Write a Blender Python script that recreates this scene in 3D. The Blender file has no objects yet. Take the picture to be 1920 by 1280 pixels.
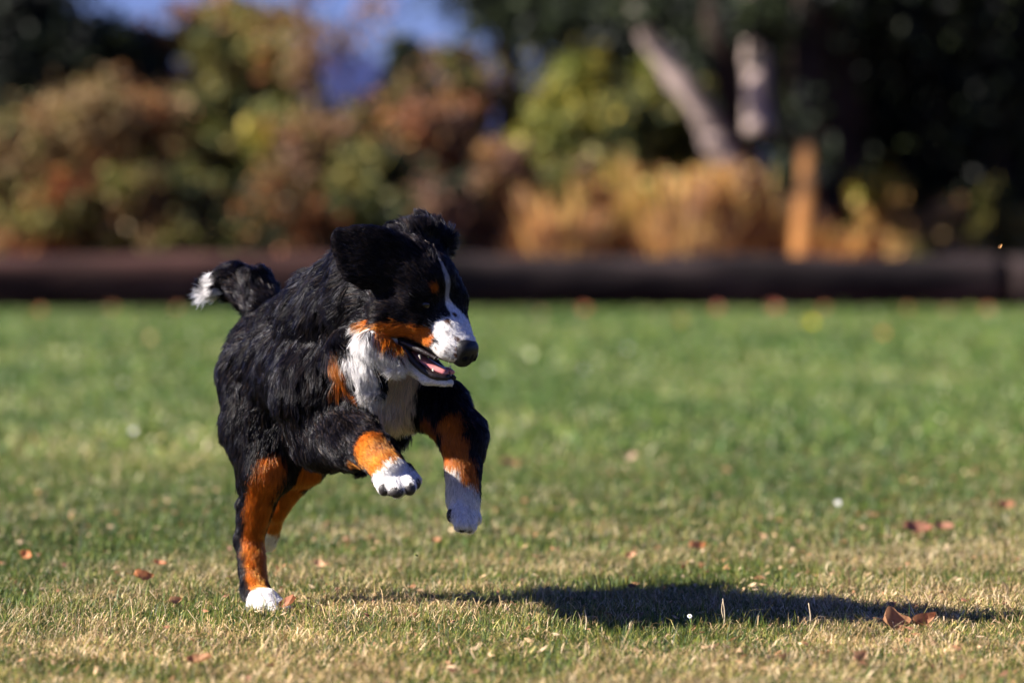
import bpy, math
import numpy as np
from mathutils import Vector, kdtree

RNG = np.random.default_rng(7)
SC = bpy.context.scene
COL = SC.collection

# ------------------------------------------------------------------ camera
CAM_H, LENS, PITCH = 0.75, 135.0, math.atan(170 / 7200)
cam_d = bpy.data.cameras.new('camera')
cam_d.lens = LENS; cam_d.sensor_width = 36; cam_d.clip_start = 0.1; cam_d.clip_end = 6000
cam_d.dof.use_dof = True; cam_d.dof.focus_distance = 7.72; cam_d.dof.aperture_fstop = 2.4
cam = bpy.data.objects.new('camera', cam_d); COL.objects.link(cam)
cam.location = (0, 0, CAM_H); cam.rotation_euler = (math.pi / 2 - PITCH, 0, 0)
SC.camera = cam

# ------------------------------------------------------------------ sky and sun
EL, AZ = math.radians(33), math.radians(9)
TO_SUN = Vector((-math.cos(EL) * math.cos(AZ), -math.cos(EL) * math.sin(AZ), math.sin(EL)))
world = bpy.data.worlds.new('World'); SC.world = world; world.use_nodes = True
wn = world.node_tree
sky = wn.nodes.new('ShaderNodeTexSky'); sky.sky_type = 'NISHITA'; sky.sun_disc = False
sky.sun_elevation = EL; sky.sun_rotation = math.atan2(TO_SUN.x, TO_SUN.y)
sky.air_density = 1.0; sky.dust_density = 0.3; sky.ozone_density = 1.5
sky_tint = wn.nodes.new('ShaderNodeMix'); sky_tint.data_type = 'RGBA'; sky_tint.blend_type = 'MULTIPLY'
sky_tint.inputs[0].default_value = 1; sky_tint.inputs[7].default_value = (0.29, 0.34, 0.78, 1)   # the deep violet blue of a clear autumn sky
wn.links.new(sky.outputs[0], sky_tint.inputs[6]); wn.links.new(sky_tint.outputs[2], wn.nodes['Background'].inputs[0])
wn.nodes['Background'].inputs[1].default_value = 0.05
sun_d = bpy.data.lights.new('sun', 'SUN'); sun_d.energy = 5.0; sun_d.angle = math.radians(0.5)
sun_d.color = (1.0, 0.93, 0.84)
sun = bpy.data.objects.new('sun', sun_d); COL.objects.link(sun)
sun.rotation_euler = TO_SUN.to_track_quat('Z', 'Y').to_euler(); sun.location = (-8, -2, 8)
SC.view_settings.view_transform = 'Standard'; SC.view_settings.look = 'None'
SC.view_settings.exposure = 1.75; SC.view_settings.gamma = 1.0
SC.render.engine = 'CYCLES'
SC.cycles.max_bounces = 6; SC.cycles.transparent_max_bounces = 8
SC.cycles.use_denoising = True
SC.render.film_transparent = False

# ------------------------------------------------------------------ helpers
def tag(o, label=None, cat=None, group=None, kind=None):
    if label: o['label'] = label
    if cat: o['category'] = cat
    if group: o['group'] = group
    if kind: o['kind'] = kind
    return o

def empty(name, loc=(0, 0, 0)):
    o = bpy.data.objects.new(name, None); COL.objects.link(o); o.location = loc
    o.empty_display_size = 0.1
    return o

def mesh_obj(name, verts, faces, mat, parent=None, cols=None, smooth=False, origin=None):
    """faces: (n,3) or (n,4) int array, or a list of such arrays."""
    verts = np.asarray(verts, dtype=np.float32)
    if origin is not None: verts = verts - np.asarray(origin, dtype=np.float32)
    if not isinstance(faces, list): faces = [faces]
    loops = np.concatenate([np.asarray(f, dtype=np.int32).ravel() for f in faces])
    counts = np.concatenate([np.full(len(f), np.asarray(f).shape[1], dtype=np.int32) for f in faces])
    starts = np.concatenate([[0], np.cumsum(counts)[:-1]]).astype(np.int32)
    me = bpy.data.meshes.new(name)
    me.vertices.add(len(verts)); me.vertices.foreach_set('co', verts.ravel())
    me.loops.add(len(loops)); me.loops.foreach_set('vertex_index', loops)
    me.polygons.add(len(counts)); me.polygons.foreach_set('loop_start', starts)
    me.update(calc_edges=True)
    if cols is not None:
        a = me.color_attributes.new('col', 'FLOAT_COLOR', 'POINT')
        c = np.ones((len(verts), 4), dtype=np.float32); c[:, :3] = cols
        a.data.foreach_set('color', c.ravel())
    if smooth: me.polygons.foreach_set('use_smooth', np.ones(len(counts), dtype=bool))
    me.materials.append(mat)
    o = bpy.data.objects.new(name, me); COL.objects.link(o)
    if parent: o.parent = parent
    elif origin is not None: o.location = origin
    return o

def copy_tree(o, parent=None):
    c = o.copy(); COL.objects.link(c); c.parent = parent
    for ch in list(o.children): copy_tree(ch, c)
    return c

def make_mat(name, color=None, rough=0.8, spec=0.3, attr=False, trans=0.0, build=None):
    m = bpy.data.materials.new(name); m.use_nodes = True
    nt = m.node_tree; b = nt.nodes['Principled BSDF']
    b.inputs['Roughness'].default_value = rough
    b.inputs['Specular IOR Level'].default_value = spec
    src = None
    if color: b.inputs['Base Color'].default_value = (*color, 1)
    if attr:
        an = nt.nodes.new('ShaderNodeAttribute'); an.attribute_name = 'col'; src = an.outputs['Color']
    if build: src = build(nt, b)
    if src is not None: nt.links.new(src, b.inputs['Base Color'])
    if trans > 0:
        t = nt.nodes.new('ShaderNodeBsdfTranslucent'); mix = nt.nodes.new('ShaderNodeMixShader')
        mix.inputs[0].default_value = trans
        if src is not None: nt.links.new(src, t.inputs[0])
        elif color: t.inputs[0].default_value = (*color, 1)
        nt.links.new(b.outputs[0], mix.inputs[1]); nt.links.new(t.outputs[0], mix.inputs[2])
        nt.links.new(mix.outputs[0], nt.nodes['Material Output'].inputs[0])
    return m

def noise_ramp(scale, stops, detail=6, dist=0.0, bump=0.0, bscale=None, stretch=None):
    def build(nt, b):
        tc = nt.nodes.new('ShaderNodeTexCoord'); mp = nt.nodes.new('ShaderNodeMapping')
        if stretch: mp.inputs['Scale'].default_value = stretch
        nt.links.new(tc.outputs['Object'], mp.inputs[0])
        n = nt.nodes.new('ShaderNodeTexNoise'); n.inputs['Scale'].default_value = scale
        n.inputs['Detail'].default_value = detail; n.inputs['Distortion'].default_value = dist
        nt.links.new(mp.outputs[0], n.inputs['Vector'])
        r = nt.nodes.new('ShaderNodeValToRGB'); nt.links.new(n.outputs[0], r.inputs[0])
        while len(r.color_ramp.elements) < len(stops): r.color_ramp.elements.new(0.5)
        for e, (p, c) in zip(r.color_ramp.elements, stops): e.position = p; e.color = (*c, 1)
        if bump:
            n2 = nt.nodes.new('ShaderNodeTexNoise'); n2.inputs['Scale'].default_value = bscale or scale * 4
            n2.inputs['Detail'].default_value = 8
            nt.links.new(mp.outputs[0], n2.inputs['Vector'])
            bp = nt.nodes.new('ShaderNodeBump'); bp.inputs['Strength'].default_value = 1; bp.inputs['Distance'].default_value = bump
            nt.links.new(n2.outputs[0], bp.inputs['Height']); nt.links.new(bp.outputs[0], b.inputs['Normal'])
        return r.outputs[0]
    return build

def fnoise(p, scale, seed=0, octaves=3):
    """smooth pseudo-noise in -1..1, vectorised: sums of sines in random directions"""
    r = np.random.default_rng(seed); out = np.zeros(len(p)); amp = 1; tot = 0
    for o in range(octaves):
        acc = np.zeros(len(p))
        for k in range(5):
            d = r.normal(size=p.shape[1]); d /= np.linalg.norm(d)
            acc += np.sin(p @ d * scale * (2 ** o) * r.uniform(0.7, 1.4) * 2 * np.pi + r.uniform(0, 6.28))
        out += amp * acc / 2.6; tot += amp; amp *= 0.55
    return np.clip(out / tot, -1, 1)

def norm(v):
    return v / np.maximum(np.linalg.norm(v, axis=-1, keepdims=True), 1e-9)

# photo pixel + distance -> point in the world (metres); only used to place real geometry at real distances
D0 = 7.92
_F = np.array([0, math.cos(PITCH), -math.sin(PITCH)]); _U = np.array([0, math.sin(PITCH), math.cos(PITCH)])
_R = np.array([1.0, 0, 0]); CAMP = np.array([0, 0, CAM_H])
def ray(px, py): return _F + (px - 960) / 7200 * _R + (640 - py) / 7200 * _U
def at(px, py, Y):
    d = ray(px, py); return CAMP + d * (Y / d[1])
def P(px, py, yo): return at(px, py, D0 + yo)
def ground(px, py):
    d = ray(px, py); return CAMP + d * (CAM_H / -d[2])

# ================================================================== GROUND
def build_ground():
    xs = np.linspace(-300, 300, 61); ys = np.concatenate([np.linspace(-20, 80, 51), np.linspace(100, 900, 20)])
    X, Y = np.meshgrid(xs, ys); n = X.size
    V = np.stack([X.ravel(), Y.ravel(), np.zeros(n)], 1)
    i = np.arange(n).reshape(X.shape)
    F = np.stack([i[:-1, :-1], i[:-1, 1:], i[1:, 1:], i[1:, :-1]], -1).reshape(-1, 4)
    m = make_mat('soil_and_turf', rough=0.95, spec=0.1, build=noise_ramp(9, [(0.3, (0.022, 0.030, 0.009)), (0.5, (0.042, 0.052, 0.015)), (0.7, (0.085, 0.075, 0.03))], bump=0.01, bscale=60))
    tag(mesh_obj('ground', V, F, m), kind='structure')
    # leaf-littered bare strip behind the lawn
    xs = np.linspace(-45, 45, 91); ys = np.linspace(48.3, 120, 30)
    X, Y = np.meshgrid(xs, ys); n = X.size
    V = np.stack([X.ravel(), Y.ravel(), np.full(n, 0.004)], 1)
    V[:, 2] += np.clip((V[:, 1] - 51) / 14, 0, 1) * 0.25 + 0.04 * fnoise(V[:, :2], 0.2, 3) * (V[:, 1] > 52)
    i = np.arange(n).reshape(X.shape)
    F = np.stack([i[:-1, :-1], i[:-1, 1:], i[1:, 1:], i[1:, :-1]], -1).reshape(-1, 4)
    m = make_mat('leaf_litter_soil', rough=0.95, spec=0.1, build=noise_ramp(3, [(0.35, (0.07, 0.035, 0.02)), (0.5, (0.16, 0.085, 0.045)), (0.68, (0.26, 0.15, 0.08))], bump=0.03))
    tag(mesh_obj('bare_soil', V, F, m, smooth=True), kind='structure')
build_ground()

# ------------------------------------------------------------------ grass
MAT_GRASS = make_mat('grass_blades', rough=0.55, spec=0.35, attr=True, trans=0.22)
def pick_palette(n, dry, rng):
    """dry: array 0..1 chance of straw"""
    greens = np.array([(0.085, 0.135, 0.020), (0.048, 0.092, 0.014), (0.135, 0.168, 0.022), (0.185, 0.182, 0.030), (0.022, 0.045, 0.012)])
    straws = np.array([(0.36, 0.26, 0.12), (0.48, 0.36, 0.19), (0.24, 0.16, 0.07), (0.30, 0.27, 0.08), (0.58, 0.47, 0.29)])
    g = greens[rng.integers(0, len(greens), n)]; s = straws[rng.integers(0, len(straws), n)]
    is_dry = rng.random(n) < dry
    c = np.where(is_dry[:, None], s, g) * rng.uniform(0.5, 1.4, (n, 1))
    return c, is_dry

def blades(y0, y1, dens, hmean, wid, rng, xpad=1.25, lean=0.5, dry_bias=0.0):
    hw = 0.1335 * xpad
    area = hw * (y1 ** 2 - y0 ** 2)
    n = int(area * dens)
    Y = np.sqrt(rng.uniform(y0 ** 2, y1 ** 2, n)); X = rng.uniform(-1, 1, n) * hw * Y
    p2 = np.stack([X, Y], 1)
    patch = fnoise(p2, 0.9, 11, 3)
    fine = fnoise(p2, 5.0, 12, 2)
    tuft = fnoise(p2, 16.0, 14, 2)
    keep = rng.random(n) < np.clip(0.55 + 0.35 * fine + 0.6 * tuft + 0.1 * patch, 0.08, 1)
    X, Y, p2, patch, fine = X[keep], Y[keep], p2[keep], patch[keep], fine[keep]; n = len(X)
    near = np.clip((12.5 - Y) / 3.5, 0, 1)
    big = fnoise(p2 * np.array([0.5, 0.22]), 0.5, 13, 2)
    dry = np.clip(0.06 + dry_bias + 0.15 * near + 0.30 * patch * (0.35 + near) + 0.10 * fine + 0.10 * big + 0.10 * near * np.clip(X / 1.5, -1, 1), 0.03, 0.9)
    c, isd = pick_palette(n, dry, rng)
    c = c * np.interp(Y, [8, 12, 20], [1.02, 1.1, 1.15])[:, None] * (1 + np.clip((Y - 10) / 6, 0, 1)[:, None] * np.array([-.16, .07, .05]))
    c = c * (1 + 0.30 * big[:, None] * np.array([1.2, 0.8, 0.8])) * (1 + .30 * fnoise(p2, 2.2, 15, 3))[:, None]
    h = hmean * np.exp(rng.normal(0, 0.5, n)) * (1 + 0.35 * fine)
    w = wid * rng.uniform(0.6, 1.3, n)
    lay = isd & (rng.random(n) < 0.7)
    ang = rng.uniform(0, 2 * np.pi, n)
    tilt = np.abs(rng.normal(0.25, lean, n)); tilt = np.where(lay, rng.uniform(0.9, 1.45, n), np.minimum(tilt, 1.3))
    h = np.where(lay, h * 1.3, h)
    d = np.stack([np.cos(ang), np.sin(ang), np.zeros(n)], 1)
    fa = ang + rng.normal(np.pi / 2, 0.5, n); side = np.stack([np.cos(fa), np.sin(fa), np.zeros(n)], 1)
    base = np.stack([X, Y, np.where(lay, rng.uniform(0.001, 0.014, n), -0.002)], 1)
    up = np.array([0, 0, 1.0])
    mid = base + h[:, None] * 0.55 * (np.cos(tilt * 0.7)[:, None] * up + np.sin(tilt * 0.7)[:, None] * d)
    t2 = np.minimum(tilt * 1.5, 1.62)
    tip = mid + h[:, None] * 0.5 * (np.cos(t2)[:, None] * up + np.sin(t2)[:, None] * d)
    sw = side * w[:, None] * 0.5
    V = np.stack([base - sw, base + sw, mid + sw * 0.85, mid - sw * 0.85, tip], 1).reshape(-1, 3)
    k = np.arange(n)[:, None] * 5
    Q = k + np.array([[0, 1, 2, 3]]); T = k + np.array([[3, 2, 4]])
    C = np.repeat(c, 5, 0)
    return V, Q, T, C
def build_grass():
    rng = np.random.default_rng(21)
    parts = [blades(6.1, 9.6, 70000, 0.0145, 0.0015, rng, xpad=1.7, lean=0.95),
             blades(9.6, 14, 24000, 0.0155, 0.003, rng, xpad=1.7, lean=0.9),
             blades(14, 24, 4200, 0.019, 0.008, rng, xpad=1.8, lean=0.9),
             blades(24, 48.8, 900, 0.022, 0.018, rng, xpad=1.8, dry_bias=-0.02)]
    Vs, Qs, Ts, Cs = [], [], [], []; off = 0
    for V, Q, T, C in parts:
        Vs.append(V); Qs.append(Q + off); Ts.append(T + off); Cs.append(C); off += len(V)
    o = mesh_obj('grass', np.concatenate(Vs), [np.concatenate(Qs), np.concatenate(Ts)], MAT_GRASS, cols=np.concatenate(Cs))
    tag(o, kind='stuff')
build_grass()

# ------------------------------------------------------------------ tubes, trees, shrubs
def tube(pts, rad, seg=8, cap=True):
    pts = np.asarray(pts, float); rad = np.asarray(rad, float); n = len(pts)
    t = norm(np.gradient(pts, axis=0))
    ref = np.array([0, 0, 1.0]) if abs(t[0][2]) < 0.8 else np.array([1.0, 0, 0])
    V = []
    for i in range(n):
        a = norm(np.cross(t[i], ref)); b = np.cross(t[i], a)
        th = np.arange(seg) * 2 * np.pi / seg
        V.append(pts[i] + rad[i] * (np.cos(th)[:, None] * a + np.sin(th)[:, None] * b))
    V = np.concatenate(V)
    F = []
    for i in range(n - 1):
        for j in range(seg):
            F.append((i * seg + j, i * seg + (j + 1) % seg, (i + 1) * seg + (j + 1) % seg, (i + 1) * seg + j))
    F = [np.array(F)]
    if cap:
        V = np.concatenate([V, pts[:1], pts[-1:]])
        F.append(np.array([(n * seg, (j + 1) % seg, j) for j in range(seg)] + [(n * seg + 1, (n - 1) * seg + j, (n - 1) * seg + (j + 1) % seg) for j in range(seg)]))
    return V, F

def join(parts):
    Vs, F4, F3 = [], [], []; off = 0
    for V, F in parts:
        Vs.append(V)
        for f in F:
            (F4 if f.shape[1] == 4 else F3).append(f + off)
        off += len(V)
    out = []
    if F4: out.append(np.concatenate(F4))
    if F3: out.append(np.concatenate(F3))
    return np.concatenate(Vs), out

def smooth_path(ctrl, n=12):
    ctrl = np.asarray(ctrl, float); m = len(ctrl)
    if m == 2: return ctrl[0] + (ctrl[1] - ctrl[0]) * np.linspace(0, 1, n)[:, None]
    c = np.concatenate([[2 * ctrl[0] - ctrl[1]], ctrl, [2 * ctrl[-1] - ctrl[-2]]])
    out = []
    for u in np.linspace(0, m - 1 - 1e-6, n):
        i = int(u); t = u - i; p0, p1, p2, p3 = c[i:i + 4]
        out.append(0.5 * (2 * p1 + (p2 - p0) * t + (2 * p0 - 5 * p1 + 4 * p2 - p3) * t * t + (3 * p1 - p0 - 3 * p2 + p3) * t ** 3))
    return np.array(out)

MAT_LEAF = make_mat('leaves', rough=0.6, spec=0.25, attr=True, trans=0.35)
MAT_TRUNK = make_mat('mottled_trunk', rough=0.9, spec=0.1, attr=True)
MAT_BARK = make_mat('brown_bark', rough=0.9, spec=0.15, build=noise_ramp(6, [(0.3, (0.05, 0.03, 0.02)), (0.7, (0.16, 0.10, 0.065))], bump=0.02, stretch=(1, 1, 0.25)))
MAT_PALE = make_mat('pale_bark', rough=0.85, spec=0.2, build=noise_ramp(3, [(0.3, (0.33, 0.24, 0.20)), (0.6, (0.56, 0.45, 0.40))], bump=0.02, stretch=(1, 1, 0.3)))
MAT_ORANGE = make_mat('ochre_bark', rough=0.9, spec=0.15, build=noise_ramp(4, [(0.3, (0.30, 0.13, 0.045)), (0.65, (0.52, 0.27, 0.10))], bump=0.02, stretch=(1, 1, 0.3)))
MAT_DARK = make_mat('dark_bark', rough=0.95, spec=0.1, build=noise_ramp(5, [(0.3, (0.015, 0.010, 0.008)), (0.7, (0.05, 0.035, 0.028))], bump=0.02, stretch=(1, 1, 0.3)))

def leaf_cloud(lobes, n, size, cols, rng, gap=0.35, shell=0.5):
    """lobes: list of (centre, (rx,ry,rz)); leaves as small bent quads inside the lobes"""
    C = np.array([l[0] for l in lobes]); R = np.array([l[1] for l in lobes])
    wts = R.prod(1) ** 0.75; idx = rng.choice(len(lobes), n, p=wts / wts.sum())
    d = norm(rng.normal(size=(n, 3))); rr = rng.uniform(0, 1, n) ** shell
    rr = rr * (1 + 0.45 * fnoise(C[idx] * 3 + d * 1.5, 1.1, int(rng.integers(1e6)), 2)) + (rng.random(n) < .35) * rng.uniform(0, .75, n)
    pos = C[idx] + d * R[idx] * rr[:, None]
    keep = fnoise(pos, 0.9, int(rng.integers(1e6)), 2) > -gap
    pos, idx, d, rr = pos[keep], idx[keep], d[keep], rr[keep]; n = len(pos)
    nr = norm(rng.normal(size=(n, 3)) + 0.7 * d + np.array([0, 0, 0.4]))
    a = norm(np.cross(nr, rng.normal(size=(n, 3)))); b = np.cross(nr, a)
    s = size * rng.uniform(0.55, 1.35, n)[:, None]
    V = np.stack([pos - a * s, pos + b * s * 0.45 - nr * s * 0.12, pos + a * s, pos - b * s * 0.45 - nr * s * 0.12], 1).reshape(-1, 3)
    F = np.arange(n)[:, None] * 4 + np.array([[0, 1, 2, 3]])
    cols = np.asarray(cols, float)
    cl = fnoise(pos, 0.8, int(rng.integers(1e6)), 2)
    which = np.clip(((cl * 0.7 + 0.5 + rng.normal(0, 0.22, n)) * len(cols)).astype(int), 0, len(cols) - 1)
    c = cols[which] * rng.uniform(0.4, 1.25, (n, 1))
    if cols.max() > .12: c = np.where((rng.random(n) < .05)[:, None], np.minimum(c * 2.2 + .05, .7), c)  # a few leaves brightened to stand in for sun glints
    return V, F, np.repeat(c, 4, 0)

def lumps(base, w, h, dep, k, rng, lo=0.12):
    out = []
    for i in range(k):
        z = h * (lo + (0.93 - lo) * (i + rng.random()) / k)
        spread = 1 - 0.55 * (z / h) ** 2
        r = rng.uniform(0.15, 0.30) * w * (0.8 + 0.4 * spread)
        c = base + np.array([rng.uniform(-1, 1) * w * 0.42 * spread, rng.uniform(-1, 1) * dep * 0.35, min(z, h - r * 0.6)])
        out.append((c, (r, min(r, dep * 0.5), r * rng.uniform(0.6, 0.9))))
    return out

def shrub(name, label, cat, px, Y, wpx, top, cols, n=3500, size=0.07, seed=0, group=None, bark=None, gap=0.45, k=16, dep=None, stems=5, lo=0.1, shell=0.5):
    rng = np.random.default_rng(seed + 100)
    b = at(px, 470, Y); b[2] = 0.1
    w = wpx / 7200 * Y; h = at(px, top, Y)[2] - 0.1
    dep = dep or min(w, 3.0)
    lb = lumps(b, w, h, dep, k, rng, lo)
    V, F, C = leaf_cloud(lb, int(n * 1.9), size * 1.25, cols, rng, gap, shell)
    root = empty(name, tuple(b)); tag(root, label, cat, group)
    mesh_obj('foliage', V - b, F, MAT_LEAF, root, cols=C)
    ts = []
    for i in range(stems):
        c = lb[int(rng.integers(len(lb)))][0]
        s = b + np.array([rng.uniform(-.12, .12) * w, rng.uniform(-.1, .1) * dep, -0.1])
        mid = (s + c) / 2 + rng.normal(0, 0.08, 3) * w * 0.5
        r0 = 0.02 + 0.012 * h
        ts.append(tube(smooth_path([s, mid, c], 8), np.linspace(r0, r0 * 0.3, 8), 6))
    Vt, Ft = join(ts)
    mesh_obj('stem', Vt - b, Ft, bark or MAT_BARK, root, smooth=True)
    return root

# palettes (albedo)
RUST = [(0.26, 0.085, 0.03), (0.40, 0.16, 0.045), (0.32, 0.18, 0.06), (0.15, 0.07, 0.03)]
TAN = [(0.24, 0.16, 0.07), (0.36, 0.24, 0.11), (0.18, 0.14, 0.045), (0.34, 0.16, 0.06)]
OLIVE = [(0.11, 0.12, 0.025), (0.18, 0.17, 0.04), (0.07, 0.08, 0.02), (0.26, 0.22, 0.06)]
DKGREEN = [(0.022, 0.035, 0.016), (0.035, 0.05, 0.02), (0.05, 0.065, 0.025)]
YELGREEN = [(0.16, 0.18, 0.03), (0.28, 0.26, 0.04), (0.09, 0.11, 0.025), (0.42, 0.33, 0.05)]
OCHRE = [(0.62, 0.35, 0.11), (0.72, 0.46, 0.17), (0.50, 0.22, 0.08), (0.55, 0.40, 0.13)]
PINKBR = [(0.24, 0.13, 0.085), (0.32, 0.18, 0.12), (0.18, 0.10, 0.06)]
BLACKG = [(0.007, 0.010, 0.008), (0.012, 0.016, 0.011), (0.022, 0.032, 0.017)]  # near-black greens, the shade of the wood put into the leaf colour

def build_background():
    G = 'autumn shrubs in the thicket behind the log'
    S = [  # px, Y, width px, top y, palette, n, size, label
        (20, 56.0, 190, 215, TAN + OLIVE, 3600, 'ochre and green shrub at the left edge of the photo above the dark log'),
        (150, 57.0, 240, 165, TAN, 5200, 'broad tan brown shrub under the black tree in the upper left'),
        (285, 58.0, 190, 185, RUST + TAN, 3800, 'rust orange shrub between the broad tan shrub and the dark green column'),
        (105, 55.2, 190, 330, RUST + OLIVE, 2600, 'low brown bush with green sprigs right above the log on the far left'),
        (265, 55.0, 170, 320, OLIVE + TAN, 2600, 'low olive bush left of the dog\'s raised tail tip'),
        (385, 55.4, 210, 300, OLIVE + DKGREEN, 3200, 'low dull green bush directly above the dog\'s tail'),
        (400, 59.0, 150, 45, DKGREEN + OLIVE, 4200, 'dark green egg-shaped bush standing upright left of the yellow leaved sapling'),
        (520, 57.0, 170, 190, OLIVE + YELGREEN, 3200, 'yellow green bush left of the pink brown shrub, behind the dog\'s back'),
        (600, 56.5, 190, 215, PINKBR + TAN, 3600, 'pink brown twiggy shrub under the blue gap in the trees'),
        (530, 55.0, 200, 340, RUST + DKGREEN, 2600, 'low dark brown bush above the dog\'s shoulder'),
        (700, 55.6, 200, 255, DKGREEN + OLIVE, 3600, 'dark green mounded bush behind the dog\'s near ear'),
        (830, 56.4, 200, 190, RUST + PINKBR, 4200, 'reddish brown shrub above and behind the dog\'s head'),
        (820, 54.8, 170, 330, DKGREEN + PINKBR, 2300, 'low dark bush directly above the top of the dog\'s head'),
        (960, 55.4, 170, 265, PINKBR + TAN, 3200, 'dusty pink brown shrub right of the dog\'s head above the log'),
        (1040, 58.0, 210, 90, YELGREEN, 4800, 'bright yellow green bush whose top is the yellowest in the thicket'),
        (1195, 57.6, 250, 115, YELGREEN + OLIVE + DKGREEN, 5600, 'wide green bush between the yellow topped bush and the pale forked trunk'),
        (1100, 57.0, 220, 280, OLIVE + PINKBR, 3000, 'dull green bush with a dark base under the yellow topped bush'),
        (1085, 55.3, 150, 345, OCHRE + RUST, 2200, 'orange leaved low shrub among the dry clumps under the yellow topped bush'),
        (1235, 55.6, 170, 330, OCHRE + YELGREEN[:2], 2600, 'golden leaved shrub among the dry clumps under the wide green bush'),
        (1365, 55.4, 140, 315, OCHRE + PINKBR, 2200, 'orange brown shrub hiding the foot of the pale forked tree'),
        (1650, 57.0, 120, 325, OCHRE + YELGREEN, 1800, 'small golden bush lit by the sun in the dark wood on the right'),
        (1765, 56.4, 140, 375, TAN + OLIVE, 1800, 'low tan and green bush right of the golden bush in the dark wood'),
        (1880, 57.5, 120, 345, DKGREEN + OLIVE, 1800, 'dark green bush at the right edge of the photo above the log'),
    ]
    for i, (px, Y, w, top, pal, n, lab) in enumerate(S):
        shrub('autumn_shrub', lab, 'shrub', px, Y, w, top, pal, n, 0.075, seed=i, group=G)
    # dry grass
    G2 = 'clumps of dry ochre undergrowth under the pale trunked tree'
    L = [(1045, 'pinkish end clump of the dry undergrowth, leftmost under the yellow green bushes'), (1120, 'ochre dry clump under the gap between the two yellow green bushes'),
         (1200, 'tall golden dry clump under the wide green bush'), (1285, 'pale orange dry clump just left of the forked trunk\'s foot'),
         (1360, 'orange dry clump round the foot of the forked pale trunk'), (1445, 'brown dry clump between the two trunks with orange feet'), (1580, 'low brown dry clump just right of the bright orange trunk foot')]
    for i, (px, lab) in enumerate(L):
        rng = np.random.default_rng(500 + i)
        b = at(px, 470, 54.6 + (i % 3) * 0.5); b[2] = 0.08
        n = 2600; a = rng.uniform(0, 6.28, n); r = 0.5 * np.sqrt(rng.random(n))
        base = np.stack([r * np.cos(a), r * np.sin(a), np.zeros(n)], 1)
        cx_ = fnoise(base[:, :2], 1.6, 600 + i, 2); h = rng.uniform(0.5, 1.6 + .2 * (i in (2, 4)) - .5 * (i > 5), n) * (.9 + .35 * cx_) * (1 - .25 * (r / .5) ** 2)
        ln = rng.uniform(0.05, 0.7, n); tip = base + np.stack([np.cos(a) * ln * 0.7, np.sin(a) * ln * 0.6, h], 1)
        mid = (base + tip) / 2 + np.array([0, 0, 0.12]); sd = norm(rng.normal(size=(n, 3)) * [1, 1, 0.1]) * 0.022
        V = np.stack([base - sd, base + sd, mid + sd, mid - sd, tip + sd * .4, tip - sd * .4], 1).reshape(-1, 3)
        k = np.arange(n)[:, None] * 6; F = np.concatenate([k + [[0, 1, 2, 3]], k + [[3, 2, 4, 5]]])
        pal = np.array(OCHRE + (PINKBR if i in (0, 3, 5) else YELGREEN[2:] if i in (1, 2) else RUST[:2])); c = pal[rng.integers(0, len(pal), n)] * rng.uniform(.6, 1.3, (n, 1))
        o = mesh_obj('dry_undergrowth', V, F, MAT_LEAF, cols=np.repeat(c, 6, 0)); o.location = b
        tag(o, lab, 'dry plant', G2)
    # the mass of the thicket that fills the gaps between and behind the shrubs one can tell apart
    rng = np.random.default_rng(909); lb = []
    for px in range(-900, 1330, 42):
        top = np.interp(px, [-160, 80, 330, 480, 600, 690, 800, 950, 1330], [225, 215, 190, 120, 225, 235, 165, 170, 250]) + rng.normal(0, 22)
        zt = at(px, top, 59.5)[2]
        for q in range(5):
            r = rng.uniform(.28, .5); c = at(px + rng.normal(0, 20), 470, 59.5 + rng.uniform(-.8, .8)); c[2] = .2 + (zt - r * .7) * (q + rng.random()) / 5
            lb.append((c, (r, r, r * .8)))
    b = at(600, 470, 59.5); b[2] = 0
    V, F, C = leaf_cloud(lb, 50000, .085, TAN + OLIVE + DKGREEN + RUST, rng, .55)
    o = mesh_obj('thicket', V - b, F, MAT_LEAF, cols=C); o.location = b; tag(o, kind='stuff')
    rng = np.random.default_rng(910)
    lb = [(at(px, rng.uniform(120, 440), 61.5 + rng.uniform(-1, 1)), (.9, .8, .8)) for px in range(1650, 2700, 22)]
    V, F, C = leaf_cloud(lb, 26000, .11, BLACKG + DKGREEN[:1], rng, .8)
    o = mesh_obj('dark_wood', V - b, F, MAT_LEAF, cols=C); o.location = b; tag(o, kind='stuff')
    # trees ---------------------------------------------------------
    def tree(name, label, trunks, crown, cat='tree', group=None, bark=MAT_BARK):
        b = np.array(trunks[0][0][0], float); b[2] = 0
        root = empty(name, tuple(b)); tag(root, label, cat, group)
        for ctrl, r0, r1, mt in trunks:
            V, F = tube(smooth_path(ctrl, 16), np.linspace(r0, r1, 16), 12)
            V = V + 0.3 * r0 * fnoise(V, 1.4, 5)[:, None] * norm(V - V.mean(0))
            if mt in (MAT_PALE, MAT_ORANGE):     # pale bark above, sunlit orange painted into the colour towards the foot
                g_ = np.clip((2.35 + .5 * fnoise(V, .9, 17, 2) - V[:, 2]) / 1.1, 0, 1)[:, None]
                if mt is MAT_ORANGE and name == 'ochre_footed_tree': g_ = np.clip((2.25 + .6 * fnoise(V, .9, 18, 2) - V[:, 2]) / 1.3, 0, 1)[:, None]; top_ = np.array([.022, .014, .010])  # upper trunk fades into shade that is painted in the colour
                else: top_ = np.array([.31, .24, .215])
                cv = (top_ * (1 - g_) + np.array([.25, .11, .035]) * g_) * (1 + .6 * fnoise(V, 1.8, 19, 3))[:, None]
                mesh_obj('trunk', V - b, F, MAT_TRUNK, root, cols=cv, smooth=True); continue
            mesh_obj('trunk', V - b, F, mt or bark, root, smooth=True)
        if crown:
            V, F, C = crown; mesh_obj('crown', V - b, F, MAT_LEAF, root, cols=C)
        return root
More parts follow.
